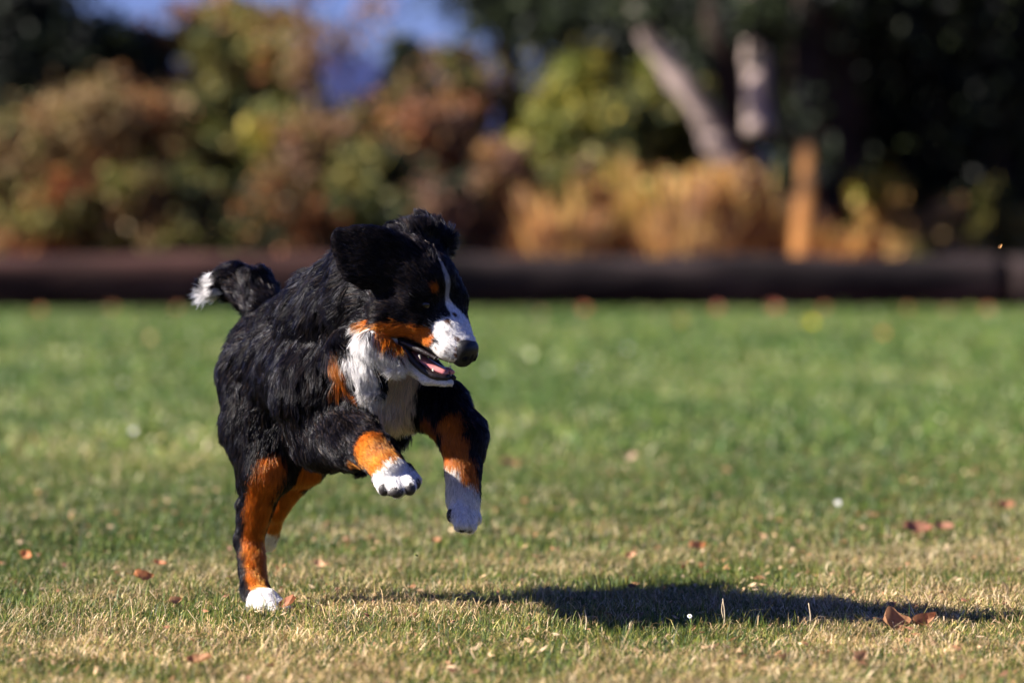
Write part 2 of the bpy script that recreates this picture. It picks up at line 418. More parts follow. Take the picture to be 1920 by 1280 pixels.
    A = lambda px, py, Y: at(px, py, Y)
    def G0(px, Y):
        p = at(px, 470, Y); p[2] = 0; return p
    rng = np.random.default_rng(77)
    def lob(lst): return [(A(px, py, Y), (rx, ry, rz)) for px, py, Y, rx, ry, rz in lst]
    # pale forked tree
    tree('forked_tree', 'large tree with a pale forked trunk, orange foot and black canopy right of centre',
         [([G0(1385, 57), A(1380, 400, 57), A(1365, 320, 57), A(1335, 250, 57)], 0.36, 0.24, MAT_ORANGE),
          ([A(1345, 275, 57), A(1320, 215, 57), A(1275, 150, 57), A(1225, 80, 57), A(1190, 10, 57)], 0.22, 0.14, MAT_PALE),
          ([A(1362, 330, 57.15), A(1375, 200, 57.3), A(1345, 60, 57.3), A(1330, -60, 57.3)], 0.22, 0.18, MAT_DARK)],
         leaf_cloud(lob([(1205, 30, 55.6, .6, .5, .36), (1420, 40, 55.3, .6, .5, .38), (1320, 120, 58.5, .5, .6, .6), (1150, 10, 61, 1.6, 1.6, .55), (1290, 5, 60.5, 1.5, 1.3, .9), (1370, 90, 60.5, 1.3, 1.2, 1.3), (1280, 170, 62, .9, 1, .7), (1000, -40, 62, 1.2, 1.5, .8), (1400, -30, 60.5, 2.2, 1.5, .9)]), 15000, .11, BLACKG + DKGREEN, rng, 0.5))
    tree('ochre_footed_tree', 'tree with a bright orange lower trunk and pale grey limb beside the forked tree',
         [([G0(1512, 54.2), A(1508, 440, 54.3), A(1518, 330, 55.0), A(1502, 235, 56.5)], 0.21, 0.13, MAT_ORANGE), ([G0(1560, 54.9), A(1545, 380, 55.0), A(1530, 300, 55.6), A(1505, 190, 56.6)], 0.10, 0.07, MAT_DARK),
          ([A(1500, 262, 56.6), A(1510, 160, 56.7), A(1520, 0, 57), A(1530, -150, 57)], 0.26, 0.2, MAT_DARK),
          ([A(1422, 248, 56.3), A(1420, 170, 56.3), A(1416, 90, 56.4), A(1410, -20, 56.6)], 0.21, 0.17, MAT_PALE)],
         leaf_cloud(lob([(1415, 15, 55.5, .5, .5, .5), (1505, 235, 55.4, .32, .3, .55), (1545, 330, 55.0, .22, .3, .5), (1462, 330, 55.6, .22, .3, .5), (1480, 20, 59.5, 1.3, 1.5, 1.0), (1600, 20, 59, 1.6, 1.5, 1.4), (1450, 150, 61, 1.0, 1, 1.2), (1350, 20, 61.5, 2, 1, 1.4), (1460, 280, 61, .9, .8, .9)]), 12000, .11, BLACKG + DKGREEN, rng, 0.5))
    tree('dark_trunked_tree', 'tree with a thick black trunk right of the orange footed one',
         [([G0(1575, 58), A(1570, 300, 58), A(1565, 100, 58), A(1560, -150, 58)], 0.5, 0.36, MAT_DARK)],
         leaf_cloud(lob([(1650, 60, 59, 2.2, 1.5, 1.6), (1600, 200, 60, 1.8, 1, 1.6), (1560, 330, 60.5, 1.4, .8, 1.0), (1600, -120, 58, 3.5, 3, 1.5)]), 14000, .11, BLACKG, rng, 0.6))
    for px, Y, lab in ((1720, 59.5, 'blackish evergreen tree left of the photo\'s right edge, with a few green glints'), (1860, 58.5, 'blackish evergreen tree filling the upper right corner of the photo')):
        tree('evergreen_tree', lab, [([G0(px, Y), A(px + 5, 200, Y), A(px, -150, Y)], 0.3, 0.2, MAT_DARK)],
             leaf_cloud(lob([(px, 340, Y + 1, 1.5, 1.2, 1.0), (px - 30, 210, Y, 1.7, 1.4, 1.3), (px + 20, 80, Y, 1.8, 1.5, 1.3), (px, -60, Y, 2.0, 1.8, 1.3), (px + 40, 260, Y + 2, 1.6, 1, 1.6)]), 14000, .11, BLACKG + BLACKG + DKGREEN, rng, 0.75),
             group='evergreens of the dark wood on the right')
    # left side trees
    tree('evergreen_tree', 'evergreen tree with leaves coloured black for shade filling the upper left corner of the photo',
         [([G0(30, 61), A(35, 200, 61), A(40, -120, 61)], 0.3, 0.2, MAT_DARK)],
         leaf_cloud(lob([(30, 120, 61, 1.0, 1.2, 1.1), (20, 0, 61, 1.1, 1.4, 1.2), (60, 40, 61.5, .6, .8, .8), (20, 230, 61, 1.2, 1, .8)]), 9000, .10, BLACKG, rng, 0.8))
    shrub('dark_bush', 'blackish green bush behind the broad tan shrub, right of the upper left corner tree', 'bush', 190, 61, 230, 30, BLACKG + DKGREEN, 8000, .1, seed=61, gap=0.6)
    shrub('red_leaved_tree', 'thin rusty red leaved tree reaching the top edge above the dark green egg-shaped bush', 'tree', 300, 62, 150, -20, RUST + PINKBR, 2600, .08, seed=62, gap=0.1, k=12, lo=0.4)
    shrub('yellow_tree', 'tall thin tree with brown and yellow leaves left of the blue gap', 'tree', 510, 60, 230, -25, RUST + YELGREEN + OLIVE, 5200, .08, seed=63, gap=0.12, k=14, lo=0.35)
    tree('slender_tree', 'slender bare brown trunk rising just left of the blue gap', [([A(588, 150, 58.5), A(630, 70, 58.4), A(690, -10, 58.3)], .035, .012, MAT_BARK), ([A(593, 230, 58.5), A(640, 170, 58.4), A(665, 90, 58.3)], .03, .01, MAT_BARK), ([A(580, 90, 58.5), A(610, 30, 58.6), A(625, -30, 58.6)], .03, .012, MAT_BARK), ([G0(590, 58.5), A(596, 300, 58.5), A(585, 120, 58.5), A(560, -60, 58.5)], 0.11, 0.07, MAT_BARK)],
         leaf_cloud(lob([(575, 30, 58.5, .55, .5, .6), (560, 120, 58.5, .35, .4, .35), (650, 90, 58.3, .5, .4, .5), (690, 10, 58.3, .5, .4, .3)]), 900, .08, TAN + PINKBR, rng, 0.2))
    shrub('olive_tree', 'dull green and brown tree between the rusty red tree and the tall yellow leaved one', 'tree', 415, 63, 260, -10, OLIVE + RUST + DKGREEN, 5200, .1, seed=71, gap=0.45, k=14, lo=.3)
    shrub('bare_tree', 'thin dark purplish tree in the upper left, left of the rusty red one', 'tree', 235, 62, 190, 20, PINKBR[2:] + DKGREEN + BLACKG, 5200, .09, seed=72, gap=0.35, k=12, lo=.3)
    shrub('hazy_thicket', 'low dim thicket closing the foot of the blue gap in the trees', 'bush', 650, 64, 330, 215, DKGREEN + PINKBR + OLIVE, 4200, .1, seed=73, gap=0.6, k=12)
    shrub('hazy_thicket', 'dark thicket behind the wide green bush and the forked trunk', 'bush', 1180, 64, 480, 60, DKGREEN + BLACKG + OLIVE, 11000, .1, seed=74, gap=0.7, k=18)
    shrub('dark_conifer', 'dark blue green conifer right of the blue gap in the trees', 'tree', 765, 61, 130, 55, BLACKG + DKGREEN, 5200, .09, seed=64, gap=0.6, k=10, lo=0.3)
    shrub('brown_tree', 'brown leaved tree between the dark conifer and the yellow topped bush', 'tree', 900, 60, 210, 60, PINKBR + OLIVE + DKGREEN, 3400, .085, seed=65, gap=0.3, k=10)
    tree('overhanging_tree', 'dark tree overhanging the top edge left of the pale forked trunk',
         [([G0(960, 62), A(955, 250, 62), A(950, 40, 62), A(940, -120, 62)], 0.2, 0.16, MAT_DARK)],
         leaf_cloud(lob([(940, 15, 62, .7, 1, .55), (1000, 50, 62, .8, 1, .45), (930, -60, 62, 1.3, 1.2, .7)]), 4500, .1, BLACKG + DKGREEN, rng, 0.5))
build_background()

# far ridge
def build_hill():
    n = 120; xs = np.linspace(-700, 700, n)
    top = 47 + 5 * fnoise(xs[:, None] / 400, 1.0, 9, 3) + 4 * fnoise(xs[:, None] / 60, 1.0, 10, 3)
    V, F = [], []
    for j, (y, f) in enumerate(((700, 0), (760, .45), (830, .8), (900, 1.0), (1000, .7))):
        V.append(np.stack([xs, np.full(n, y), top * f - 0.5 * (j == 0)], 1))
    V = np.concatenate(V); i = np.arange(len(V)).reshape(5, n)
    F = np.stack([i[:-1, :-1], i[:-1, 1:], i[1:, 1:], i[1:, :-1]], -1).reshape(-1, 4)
    m = make_mat('haze_blue_forest', rough=1, spec=0, build=noise_ramp(0.03, [(0.3, (0.022, 0.030, 0.085)), (0.7, (0.035, 0.042, 0.11))]))  # blue of distant haze painted into the hill colour
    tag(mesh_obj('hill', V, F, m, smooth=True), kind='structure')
build_hill()

# ------------------------------------------------------------------ logs at the edge of the lawn
def build_logs():
    m = make_mat('weathered_log', rough=0.9, spec=0.15, build=noise_ramp(3.5, [(0.3, (0.016, 0.008, 0.007)), (0.5, (0.040, 0.018, 0.015)), (0.72, (0.09, 0.042, 0.035))], bump=0.02, stretch=(0.15, 1, 1)))
    def log(x0, x1, y0, y1, r0, r1, lab, seed):
        rng = np.random.default_rng(seed); n = 60
        t = np.linspace(0, 1, n)
        r = r0 + (r1 - r0) * t
        pts = np.stack([x0 + (x1 - x0) * t, y0 + (y1 - y0) * t + 0.03 * np.sin(t * 9), r * 0.97 + 0.01], 1)
        V, F = tube(pts, r, 24)
        q_ = V[:-2] - np.repeat(pts, 24, 0); ry = np.abs(q_[:, 1]) / np.repeat(r, 24); rz = np.abs(q_[:, 2]) / np.repeat(r, 24)
        V[:-2] = np.repeat(pts, 24, 0) + q_ * ((ry ** 2.6 + rz ** 2.6 + 1e-9) ** (-1 / 2.6))[:, None]      # flattened by hewing: squarish section
        d = V.copy(); d[:, 0] *= 0.3
        k = len(V) - 2
        V[:k] += (0.045 * fnoise(d[:k], 1.0, seed, 3))[:, None] * norm(V[:k] * [0, 1, 1] - np.repeat(pts, 24, 0) * [0, 1, 1])
        b = np.array([(x0 + x1) / 2, (y0 + y1) / 2, 0])
        o = mesh_obj('fallen_log', V, F, m, smooth=False, origin=b)
        tag(o, lab, 'log', 'big logs lying along the edge of the lawn')
    log(-15, -1.45, 47.1, 48.65, 0.352, 0.35, 'long reddish brown log on the left, its right end hidden behind the dog', 3)
    m = make_mat('shaded_log', rough=0.9, spec=0.15, build=noise_ramp(3.5, [(0.3, (0.007, 0.0055, 0.006)), (0.5, (0.016, 0.011, 0.011)), (0.75, (0.05, 0.034, 0.032))], bump=0.02, stretch=(0.15, 1, 1)))  # darker copy of the log wood, tree shade put into its colour
    log(-1.4, 6.3, 48.7, 49.6, 0.35, 0.345, 'long blackish log from behind the dog\'s head almost to the right edge of the photo', 5)
    log(6.4, 19, 49.6, 51.1, 0.35, 0.35, 'end of a second dark log entering at the right edge of the photo', 4)
build_logs()

# ------------------------------------------------------------------ fallen leaves and small flowers on the lawn
MAT_DRYLEAF = make_mat('dry_leaf', rough=0.7, spec=0.3, attr=True, trans=0.25)
def leaf_mesh(length, width, curl, seed, lobes=0):
    rng = np.random.default_rng(seed); nu, nv = 15, 7
    u = np.linspace(0, 1, nu); V = []
    for a in u:
        w = width * 0.5 * (np.sin(np.pi * a ** 0.8) ** 0.7 + 0.02)
        if lobes: w *= 1 + 0.3 * np.sin(a * np.pi * 2 * lobes)
        for b in np.linspace(-1, 1, nv):
            V.append((length * (a - .5), w * b, curl * (b * b * width * .5) + curl * 0.7 * length * (a - .5) ** 2 + 0.0))
    V = np.array(V); V[:, 2] += 0.05 * length * fnoise(V / length, 1.3, seed)
    i = np.arange(nu * nv).reshape(nu, nv)
    F = np.stack([i[:-1, :-1], i[:-1, 1:], i[1:, 1:], i[1:, :-1]], -1).reshape(-1, 4)
    return V, F
def one_leaf(name, loc, length, width, curl, rot, col, seed, lab, cat, group=None, lobes=0, stalk=True):
    V, F = leaf_mesh(length, width, curl, seed, lobes)
    rng = np.random.default_rng(seed); n = len(V)
    vein = 1 + 0.25 * np.cos(V[:, 0] / length * 60) * 0.4 + 0.2 * rng.normal(size=n) * 0.4
    C = np.array(col)[None] * vein[:, None]
    o = mesh_obj(name, V, F, MAT_DRYLEAF, cols=C, smooth=True)
    o.location = loc; o.rotation_euler = rot
    tag(o, lab, cat, group)
    if stalk:
        Vs, Fs = tube([(-length * .5, 0, curl * .18 * length), (-length * .68, 0.01 * length, curl * .2 * length), (-length * .85, .06 * length, curl * .1 * length)], [length * .014] * 3, 6)
        mesh_obj('stalk', Vs, Fs, MAT_DRYLEAF, o, cols=np.tile(np.array(col) * .6, (len(Vs), 1)))
    return o
def build_litter():
    # the big curled leaf at the tip of the dog's shadow
    g = ground(1690, 1188); cx = (0.34, 0.17, 0.085)
    one_leaf('dead_leaf', (g[0] - .012, g[1], 0.022), 0.056, 0.05, 0.5, (math.radians(46), .15, .25), cx, 5, 'large curled brown leaf standing in the grass at the right tip of the dog\'s shadow', 'leaf', None, 1)
    one_leaf('dead_leaf', (g[0] + .045, g[1] + .02, 0.02), 0.052, 0.03, 0.9, (math.radians(40), -.25, .4), (0.3, .14, .07), 6, 'narrow curled brown leaf touching the large curled leaf on its right', 'leaf', None, 0)
    near = [(265, 1100, 0.05, (0.55, 0.22, 0.09), 'orange brown leaf lying in the grass left of the planted hind paw'),
            (52, 1058, 0.035, (0.5, 0.19, 0.08), 'small orange leaf at the far left of the near lawn'),
            (327, 1146, 0.03, (0.5, 0.28, 0.14), 'small tan leaf between the left corner and the planted hind paw'),
            (545, 1150, 0.05, (0.30, 0.12, 0.06), 'dark brown leaf curled against the toes of the planted hind paw'),
            (375, 1262, 0.045, (0.34, 0.17, 0.08), 'dull brown leaf at the bottom edge left of centre'),
            (1305, 1042, 0.045, (0.55, 0.25, 0.11), 'orange leaf lying just behind the middle of the dog\'s shadow'),
            (1185, 1058, 0.03, (0.5, 0.28, 0.16), 'small tan leaf behind the left half of the dog\'s shadow'),
            (1185, 1058 + 60, 0.02, (0.2, 0.1, 0.06), 'tiny dark leaf inside the dog\'s shadow'),
            (1720, 1010, 0.075, (0.30, 0.13, 0.08), 'broad red brown leaf on the right of the lawn, far side of the shadow'),
            (1770, 1005, 0.05, (0.34, 0.16, 0.1), 'red brown leaf right beside the broad red brown leaf'),
            (955, 882, 0.06, (0.42, 0.22, 0.12), 'blurred tan leaf right of the dangling front paw'),
            (1185, 868, 0.05, (0.5, 0.36, 0.24), 'pale upright leaf beyond the paws, right of centre'),
            (1885, 962, 0.05, (0.4, 0.18, 0.1), 'brown leaf near the right edge, level with the dangling paw'),
            (300, 1095 - 20, 0.03, (0.5, 0.2, 0.1), 'small rust leaf just behind the orange brown leaf on the left'),
            (820, 1030, 0.028, (0.45, 0.2, 0.1), 'small brown leaf below the dangling front paw'),
            (600, 1075, 0.03, (0.5, 0.3, 0.17), 'small tan leaf to the right of the hind hock'),
            (1610, 1255, 0.035, (0.4, 0.22, 0.12), 'tan leaf at the bottom edge right of centre')]
    G = 'fallen leaves scattered over the near lawn'
    for i, (px, py, L, c, lab) in enumerate(near):
        g = ground(px, py); r = np.random.default_rng(i + 40)
        one_leaf('fallen_leaf', (g[0], g[1], 0.022), L, L * .6, 0.6, (r.uniform(.3, 1.1), r.uniform(-.4, .4), r.uniform(-.8, .8)), c, i + 50, lab, 'leaf', G)
    far = [(1095, 588, (0.75, 0.24, 0.12), .10, 'blurred orange leaf by the log, first one right of the dog\'s head'), (1450, 583, (0.75, 0.25, 0.14), .13, 'largest orange leaf of those beside the log, right of centre'),
           (1545, 580, (0.5, 0.22, 0.09), .1, 'brown leaf beside the log above the yellow leaf'), (1276, 610, (0.55, 0.33, 0.10), .08, 'dull ochre leaf on the far lawn left of the yellow leaf'),
           (1519, 615, (0.85, 0.75, 0.03), .10, 'bright yellow leaf on the far lawn'), (1655, 638, (0.62, 0.26, 0.08), .07, 'orange leaf on the far lawn right of the yellow leaf'),
           (1015, 595, (0.5, 0.3, 0.16), .07, 'pale tan leaf at the lawn edge just right of the dog\'s head'), (1700, 582, (0.5, 0.28, 0.1), .09, 'ochre leaf by the log between centre right and the edge'),
           (1775, 590, (0.5, 0.33, 0.12), .08, 'faint yellow brown leaf by the log near the second log'), (1850, 582, (0.55, 0.26, 0.1), .1, 'orange brown leaf close to where the two logs meet'),
           (75, 590, (0.6, 0.28, 0.12), .09, 'orange leaf by the log at the far left of the lawn'), (210, 582, (0.55, 0.24, 0.1), .1, 'brown leaf by the log left of the tail tip'),
           (330, 586, (0.5, 0.22, 0.1), .09, 'rust leaf by the log just below the white tail tip'), (1345, 578, (0.4, 0.13, 0.08), .12, 'dark red leaf by the log right of the first orange one'),
           (282, 645, (0.55, 0.42, 0.18), .07, 'straw coloured leaf on the far lawn left of the dog')]
    for i, (px, py, c, L, lab) in enumerate(far):
        g = ground(px, max(py, 584 + i % 5)); r = np.random.default_rng(i + 90)
        one_leaf('fallen_leaf', (g[0], g[1], 0.055), L, L * .8, 0.5, (r.uniform(.9, 1.3), r.uniform(-.3, .3), r.uniform(-.5, .1)), c, i + 150, lab, 'leaf', 'blurred fallen leaves along the far side of the lawn')
    # daisies
    mw = make_mat('white_petals', (0.85, 0.85, 0.82), 0.6, 0.3, trans=0.2); my = make_mat('yellow_centre', (0.7, 0.45, 0.03), 0.7, 0.2)
    mg = make_mat('green_stalk', (0.1, 0.18, 0.04), 0.6, 0.3)
    dz = [(250, 822, .011, 'white daisy on the lawn left of the dog'), (1095, 702, .012, 'white daisy furthest left of the pair beyond the dog\'s nose'), (1177, 661, .013, 'white daisy furthest away, right of the dog\'s nose'),
          (915, 703, .010, 'white daisy close beside the dog\'s lower jaw'), (1571, 962, .009, 'white daisy on the right of the lawn above the shadow\'s end'), (1293, 1183, .005, 'tiny white flower in front of the dog\'s shadow'),
          (230, 727, .009, 'faint white daisy far left behind the rump')]
    for i, (px, py, r, lab) in enumerate(dz):
        g = ground(px, py); h = 0.03
        root = empty('daisy', (g[0], g[1], 0)); tag(root, lab, 'flower', 'small white flowers in the lawn')
        V, F = tube([(0, 0, 0), (0.003, 0, h * .5), (0, 0, h)], [.0012] * 3, 6); mesh_obj('stalk', V, F, mg, root)
        Vp, Fp = [], []
        for k in range(14):
            a = k * 2 * math.pi / 14; c, s = math.cos(a), math.sin(a); w = r * .2
            tilt = 0.9
            q = [(r * .2, -w * .5, 0), (r * .2, w * .5, 0), (r * .9, w, .15 * r), (r, 0, .1 * r), (r * .9, -w, .15 * r)]
            o = len(Vp)
            for x, y, z in q:
                X, Yy = x * c - y * s, x * s + y * c
                Vp.append((X, Yy * math.cos(tilt) - z * math.sin(tilt), h + Yy * math.sin(tilt) + z * math.cos(tilt)))
            Fp += [(o, o + 1, o + 2, o + 4), (o + 4, o + 2, o + 3, o + 3)]
        Vp = np.array(Vp); f4 = np.array(Fp[::2]); f3 = np.array([f[:3] for f in Fp[1::2]])
        mesh_obj('petals', Vp, [f4, f3], mw, root)
        V, F = tube([(0, .0, h), (0, -.003, h + .002)], [r * .24, r * .18], 10); mesh_obj('flower_centre', V, F, my, root)
    # dry stalks
    for i, (px, py, h, lab) in enumerate([(1357, 1176, .058, 'pale dry split stalk standing against the middle of the dog\'s shadow'), (1518, 1182, .055, 'thin pale dry stalk standing right of the split stalk against the shadow'),
                                          (1117, 1120, .05, 'short brown stalk at the back edge of the shadow, left one of two'), (1143, 1120, .045, 'short brown stalk at the back edge of the shadow, right one of two'),
                                          (1098, 1180, .04, 'pale thin stalk in front of the shadow\'s left half'), (1591, 1110, .05, 'red brown stalk behind the right half of the shadow')]):
        g = ground(px, py); pts = [(0, 0, -.005), (.002, 0, h * .5), (-.002, 0.002, h)]
        V, F = tube(smooth_path(pts, 8), np.linspace(.0022, .001, 8), 6)
        if i == 0:
            V2, F2 = tube(smooth_path([(0, 0, h * .3), (-.004, 0, h * .6), (-.002, 0.002, h * .9)], 6), np.linspace(.0016, .0008, 6), 6); V, F = join([(V, F), (V2, F2)])
        pale = i in (0, 1, 4)
        o = mesh_obj('dry_stalk', V, F, MAT_DRYLEAF, cols=np.tile((0.62, 0.5, 0.33) if pale else (0.16, 0.08, 0.05), (len(V), 1)))
        o.location = (g[0], g[1], 0); tag(o, lab, 'stalk', 'dry stalks round the dog\'s shadow')
    one_leaf('flying_leaf', tuple(at(780, 1040, 7.75)), 0.011, 0.005, .4, (1.2, .5, .5), (0.4, 0.45, 0.12), 301, 'tiny green scrap of leaf thrown up in the air under the front paws', 'leaf', None, 0, False)
    one_leaf('flying_leaf', tuple(at(1875, 462, 8.1)), 0.012, 0.006, .4, (1.0, -.8, .5), (0.6, 0.3, 0.1), 302, 'tiny orange scrap in the air at the right, level with the log top', 'leaf', None, 0, False)
build_litter()
def build_debris():
    rng = np.random.default_rng(33); n = 6500
    Y = np.sqrt(rng.uniform(6.2 ** 2, 14 ** 2, n)); X = rng.uniform(-1, 1, n) * .165 * Y
    p2 = np.stack([X, Y], 1); k = fnoise(p2, 1.1, 44, 3) + .25 * X / 1.5 > rng.uniform(-.6, .9, n)
    X, Y = X[k], Y[k]; n = len(X)
    L = rng.uniform(.004, .013, n) * np.where(Y > 10, 0.9, 1); a = rng.uniform(0, 6.28, n)
    u = np.stack([np.cos(a), np.sin(a), rng.normal(0, .35, n)], 1) * L[:, None]; v = np.stack([-np.sin(a), np.cos(a), rng.normal(0, .5, n)], 1) * (L * rng.uniform(.2, .7, n))[:, None]
    c = np.stack([X, Y, rng.uniform(.006, .02, n)], 1); w = np.array([0, 0, 1.]) * (L * rng.uniform(.1, .5, n))[:, None]
    V = np.stack([c - u, c + v - w, c + u, c - v - w, c + w * .6], 1).reshape(-1, 3); q = np.arange(n)[:, None] * 5
    F = np.concatenate([q + [[0, 1, 4]], q + [[1, 2, 4]], q + [[2, 3, 4]], q + [[3, 0, 4]]])
    pal = np.array([(.50, .24, .12), (.34, .15, .08), (.62, .45, .28), (.55, .36, .2), (.22, .10, .06)]); C = pal[rng.integers(0, 5, n)] * rng.uniform(.6, 1.2, (n, 1))
    tag(mesh_obj('leaf_litter', V, F, MAT_DRYLEAF, cols=np.repeat(C, 5, 0)), kind='stuff')
build_debris()
#DOG#
# ================================================================== DOG
# head frame: f forward along the muzzle, l to the dog's right, u up out of the skull
_a, _p = math.radians(35), math.radians(31)
HF = np.array([math.cos(_a) * math.cos(_p), -math.sin(_a) * math.cos(_p), -math.sin(_p)])
HL = np.array([-math.sin(_a), -math.cos(_a), 0.0])
HU = np.cross(HF, HL); HU = HU if HU[2] > 0 else -HU
NOSE_YO = -0.42
NOSE = P(876, 648, NOSE_YO)
def H(px, py, l=0.0):
    """point at lateral distance l from the head's middle plane, seen at that pixel"""
    d = ray(px, py); o = NOSE + l * HL
    t = ((o - CAMP) @ HL) / (d @ HL)
    return CAMP + d * t
def HLOC(f, l, u): return NOSE + f * HF + l * HL + u * HU
def mir(p):
    q = np.asarray(p) - NOSE; return NOSE + q - 2 * (q @ HL) * HL

PR = []   # primitives: capsule/ellipsoid, smooth radius, region, flow direction, hair length
def cap(reg, a, b, ra, rb, k=0.02, flow=None, hl=0.02, face=False):
    a, b = np.asarray(a, float), np.asarray(b, float)
    fl = norm(b - a) if flow is None else norm(np.asarray(flow, float))
    PR.append(dict(t='c', reg=reg, a=a, b=b, ra=ra, rb=rb, k=k, flow=fl, hl=hl, face=face))
def ell(reg, c, axes, r, k=0.02, flow=(0, 0, -1), hl=0.02, face=False):
    PR.append(dict(t='e', reg=reg, c=np.asarray(c, float), A=np.asarray(axes, float), r=np.asarray(r, float), k=k, flow=norm(np.asarray(flow, float)), hl=hl, face=face))
BF = norm(np.array([0.55, -0.83, 0.0]))       # body forward
BR = np.array([-0.83, -0.55, 0.0])            # dog's right
DN = np.array([0, 0, -1.0])
back = -BF

# torso
cap('torso', P(505, 692, .32), P(560, 690, .14), .098, .108, flow=back * .6 + DN * .8, hl=.035)
cap('torso', P(560, 690, .14), P(620, 690, -.04), .108, .118, flow=back * .5 + DN * .9, hl=.038)
cap('torso', P(620, 690, -.04), P(690, 705, -.17), .118, .105, flow=back * .3 + DN * .95, hl=.042)
cap('torso', P(480, 640, .36), P(545, 612, .20), .052, .062, flow=back + DN * .3, hl=.035)
cap('torso', P(545, 612, .20), P(610, 575, .03), .062, .080, flow=back + DN * .5, hl=.042)
cap('torso', P(705, 710, -.2), P(728, 760, -.2), .078, .05, flow=DN, hl=.045)          # fore-chest
cap('torso', P(742, 760, -.16), P(735, 812, -.10), .045, .022, flow=DN, hl=.04)         # breast hair tuft
cap('torso', P(660, 780, -.1), P(600, 800, .08), .075, .07, flow=DN, hl=.035)           # belly
# neck
cap('neck', P(628, 610, -.06), P(700, 560, -.24), .108, .088, flow=back * .5 + DN * .8, hl=.048)
cap('neck', P(615, 575, -.02), P(690, 510, -.22), .075, .07, flow=back * .8 + DN * .5, hl=.045)
cap('neck', P(700, 570, -.24), H(770, 525), .088, .07, flow=-HF + DN * .6, hl=.035)
cap('neck', P(690, 630, -.24), H(755, 640, 0), .07, .045, flow=DN + back * .3, hl=.042)
cap('neck', P(655, 655, -.30), P(690, 692, -.34), .045, .040, flow=DN + BF * .2, hl=.045)
cap('jaw', H(700, 640, .07), H(738, 670, .052), .030, .026, k=.02, flow=DN + BF * .6, hl=.035)
# fur folds over the near shoulder
cap('neck', P(560, 600, .0), P(570, 655, -.05), .024, .026, k=.02, flow=DN, hl=.035)
cap('torso', P(515, 640, .15), P(520, 720, .135), .03, .026, k=.04, flow=DN, hl=.035)
cap('neck', P(612, 560, -.14), P(640, 650, -.20), .03, .03, k=.03, flow=DN + BF * .3, hl=.04)
# tail
cap('tail', P(500, 590, .38), P(480, 545, .43), .043, .041, flow=(-.55, .2, .8), hl=.030)
cap('tail', P(480, 545, .43), P(445, 528, .46), .041, .035, flow=(-.95, .1, .15), hl=.034)
cap('tail', P(445, 528, .46), P(408, 534, .47), .034, .021, flow=(-1, .0, -.25), hl=.038)
cap('tail', P(408, 532, .47), P(392, 534, .47), .020, .010, hl=.036)
cap('tailtip', P(406, 545, .45), P(384, 553, .45), .013, .005, k=.012, hl=.038)
cap('tailtip', P(408, 522, .45), P(392, 515, .45), .011, .004, k=.012, hl=.028, flow=(-.6, 0, .8))
# near (right) hind leg
cap('rh', P(490, 720, .22), P(490, 800, .17), .082, .078, k=.03, flow=DN + back * .35, hl=.028)
cap('rh', P(490, 800, .17), P(500, 880, .11), .080, .052, k=.02, flow=DN + back * .3, hl=.026)
cap('rh', P(472, 800, .19), P(472, 900, .16), .052, .030, k=.02, flow=DN + back * .3, hl=.03)
cap('rh', P(498, 885, .11), P(470, 1005, .155), .044, .025, k=.015, flow=DN + back * .2, hl=.015)
cap('rh', P(466, 940, .17), P(462, 1010, .175), .022, .022, k=.012, flow=DN, hl=.02)
cap('rh', P(467, 1008, .165), P(478, 1105, .10), .0280, .0270, k=.012, flow=DN, hl=.014)
cap('rh', P(478, 1105, .10), P(492, 1132, .055), .028, .027, k=.012, flow=BF + DN * .3, hl=.009)
for dx, dy, dyo in ((-20, 15, .03), (2, 19, .005), (25, 19, .0), (45, 15, .015)):
    cap('rh', P(488 + dx * .35, 1120, .05), P(490 + dx, 1126 + dy, .02 + dyo), .019, .0120, k=.005, flow=BF + DN * .3, hl=.005)
# far (left) hind leg
cap('lh', P(560, 790, .24), P(566, 865, .17), .062, .050, k=.025, flow=DN, hl=.022)
cap('lh', P(566, 868, .17), P(517, 955, .27), .042, .022, k=.015, flow=DN + back * .4, hl=.014)
cap('lh', P(517, 955, .27), P(503, 1000, .36), .022, .019, k=.01, flow=DN + back * .4, hl=.012)
cap('lh', P(503, 1000, .36), P(500, 1015, .40), .021, .019, k=.01, flow=DN + back * .4, hl=.012)
# near (right) front leg
cap('rf', P(590, 740, -.16), P(605, 815, -.16), .082, .064, k=.03, flow=DN, hl=.03)
cap('rf', P(605, 812, -.16), P(668, 828, -.30), .062, .052, k=.02, flow=BF + DN * .9, hl=.024)
cap('rf', P(668, 830, -.30), P(706, 848, -.37), .0475, .040, k=.015, flow=norm(P(740, 890, -.44) - P(668, 830, -.3)), hl=.012)
cap('rf', P(706, 848, -.37), P(733, 884, -.42), .0385, .033, k=.012, hl=.015)
cap('rf', P(640, 858, -.24), P(672, 872, -.27), .022, .016, k=.012, flow=DN, hl=.018)
for (x0, y0, x1, y1, dy0, dy1, r) in ((714, 893, 722, 913, -.44, -.455, .0185), (734, 898, 744, 918, -.455, -.47, .0195), (752, 895, 766, 912, -.45, -.465, .019), (759, 882, 777, 901, -.43, -.44, .0165)):
    cap('rf', P(x0, y0, dy0 + .02), P(x1, y1, dy1 + .012), r, r * .84, k=.005, hl=.007)
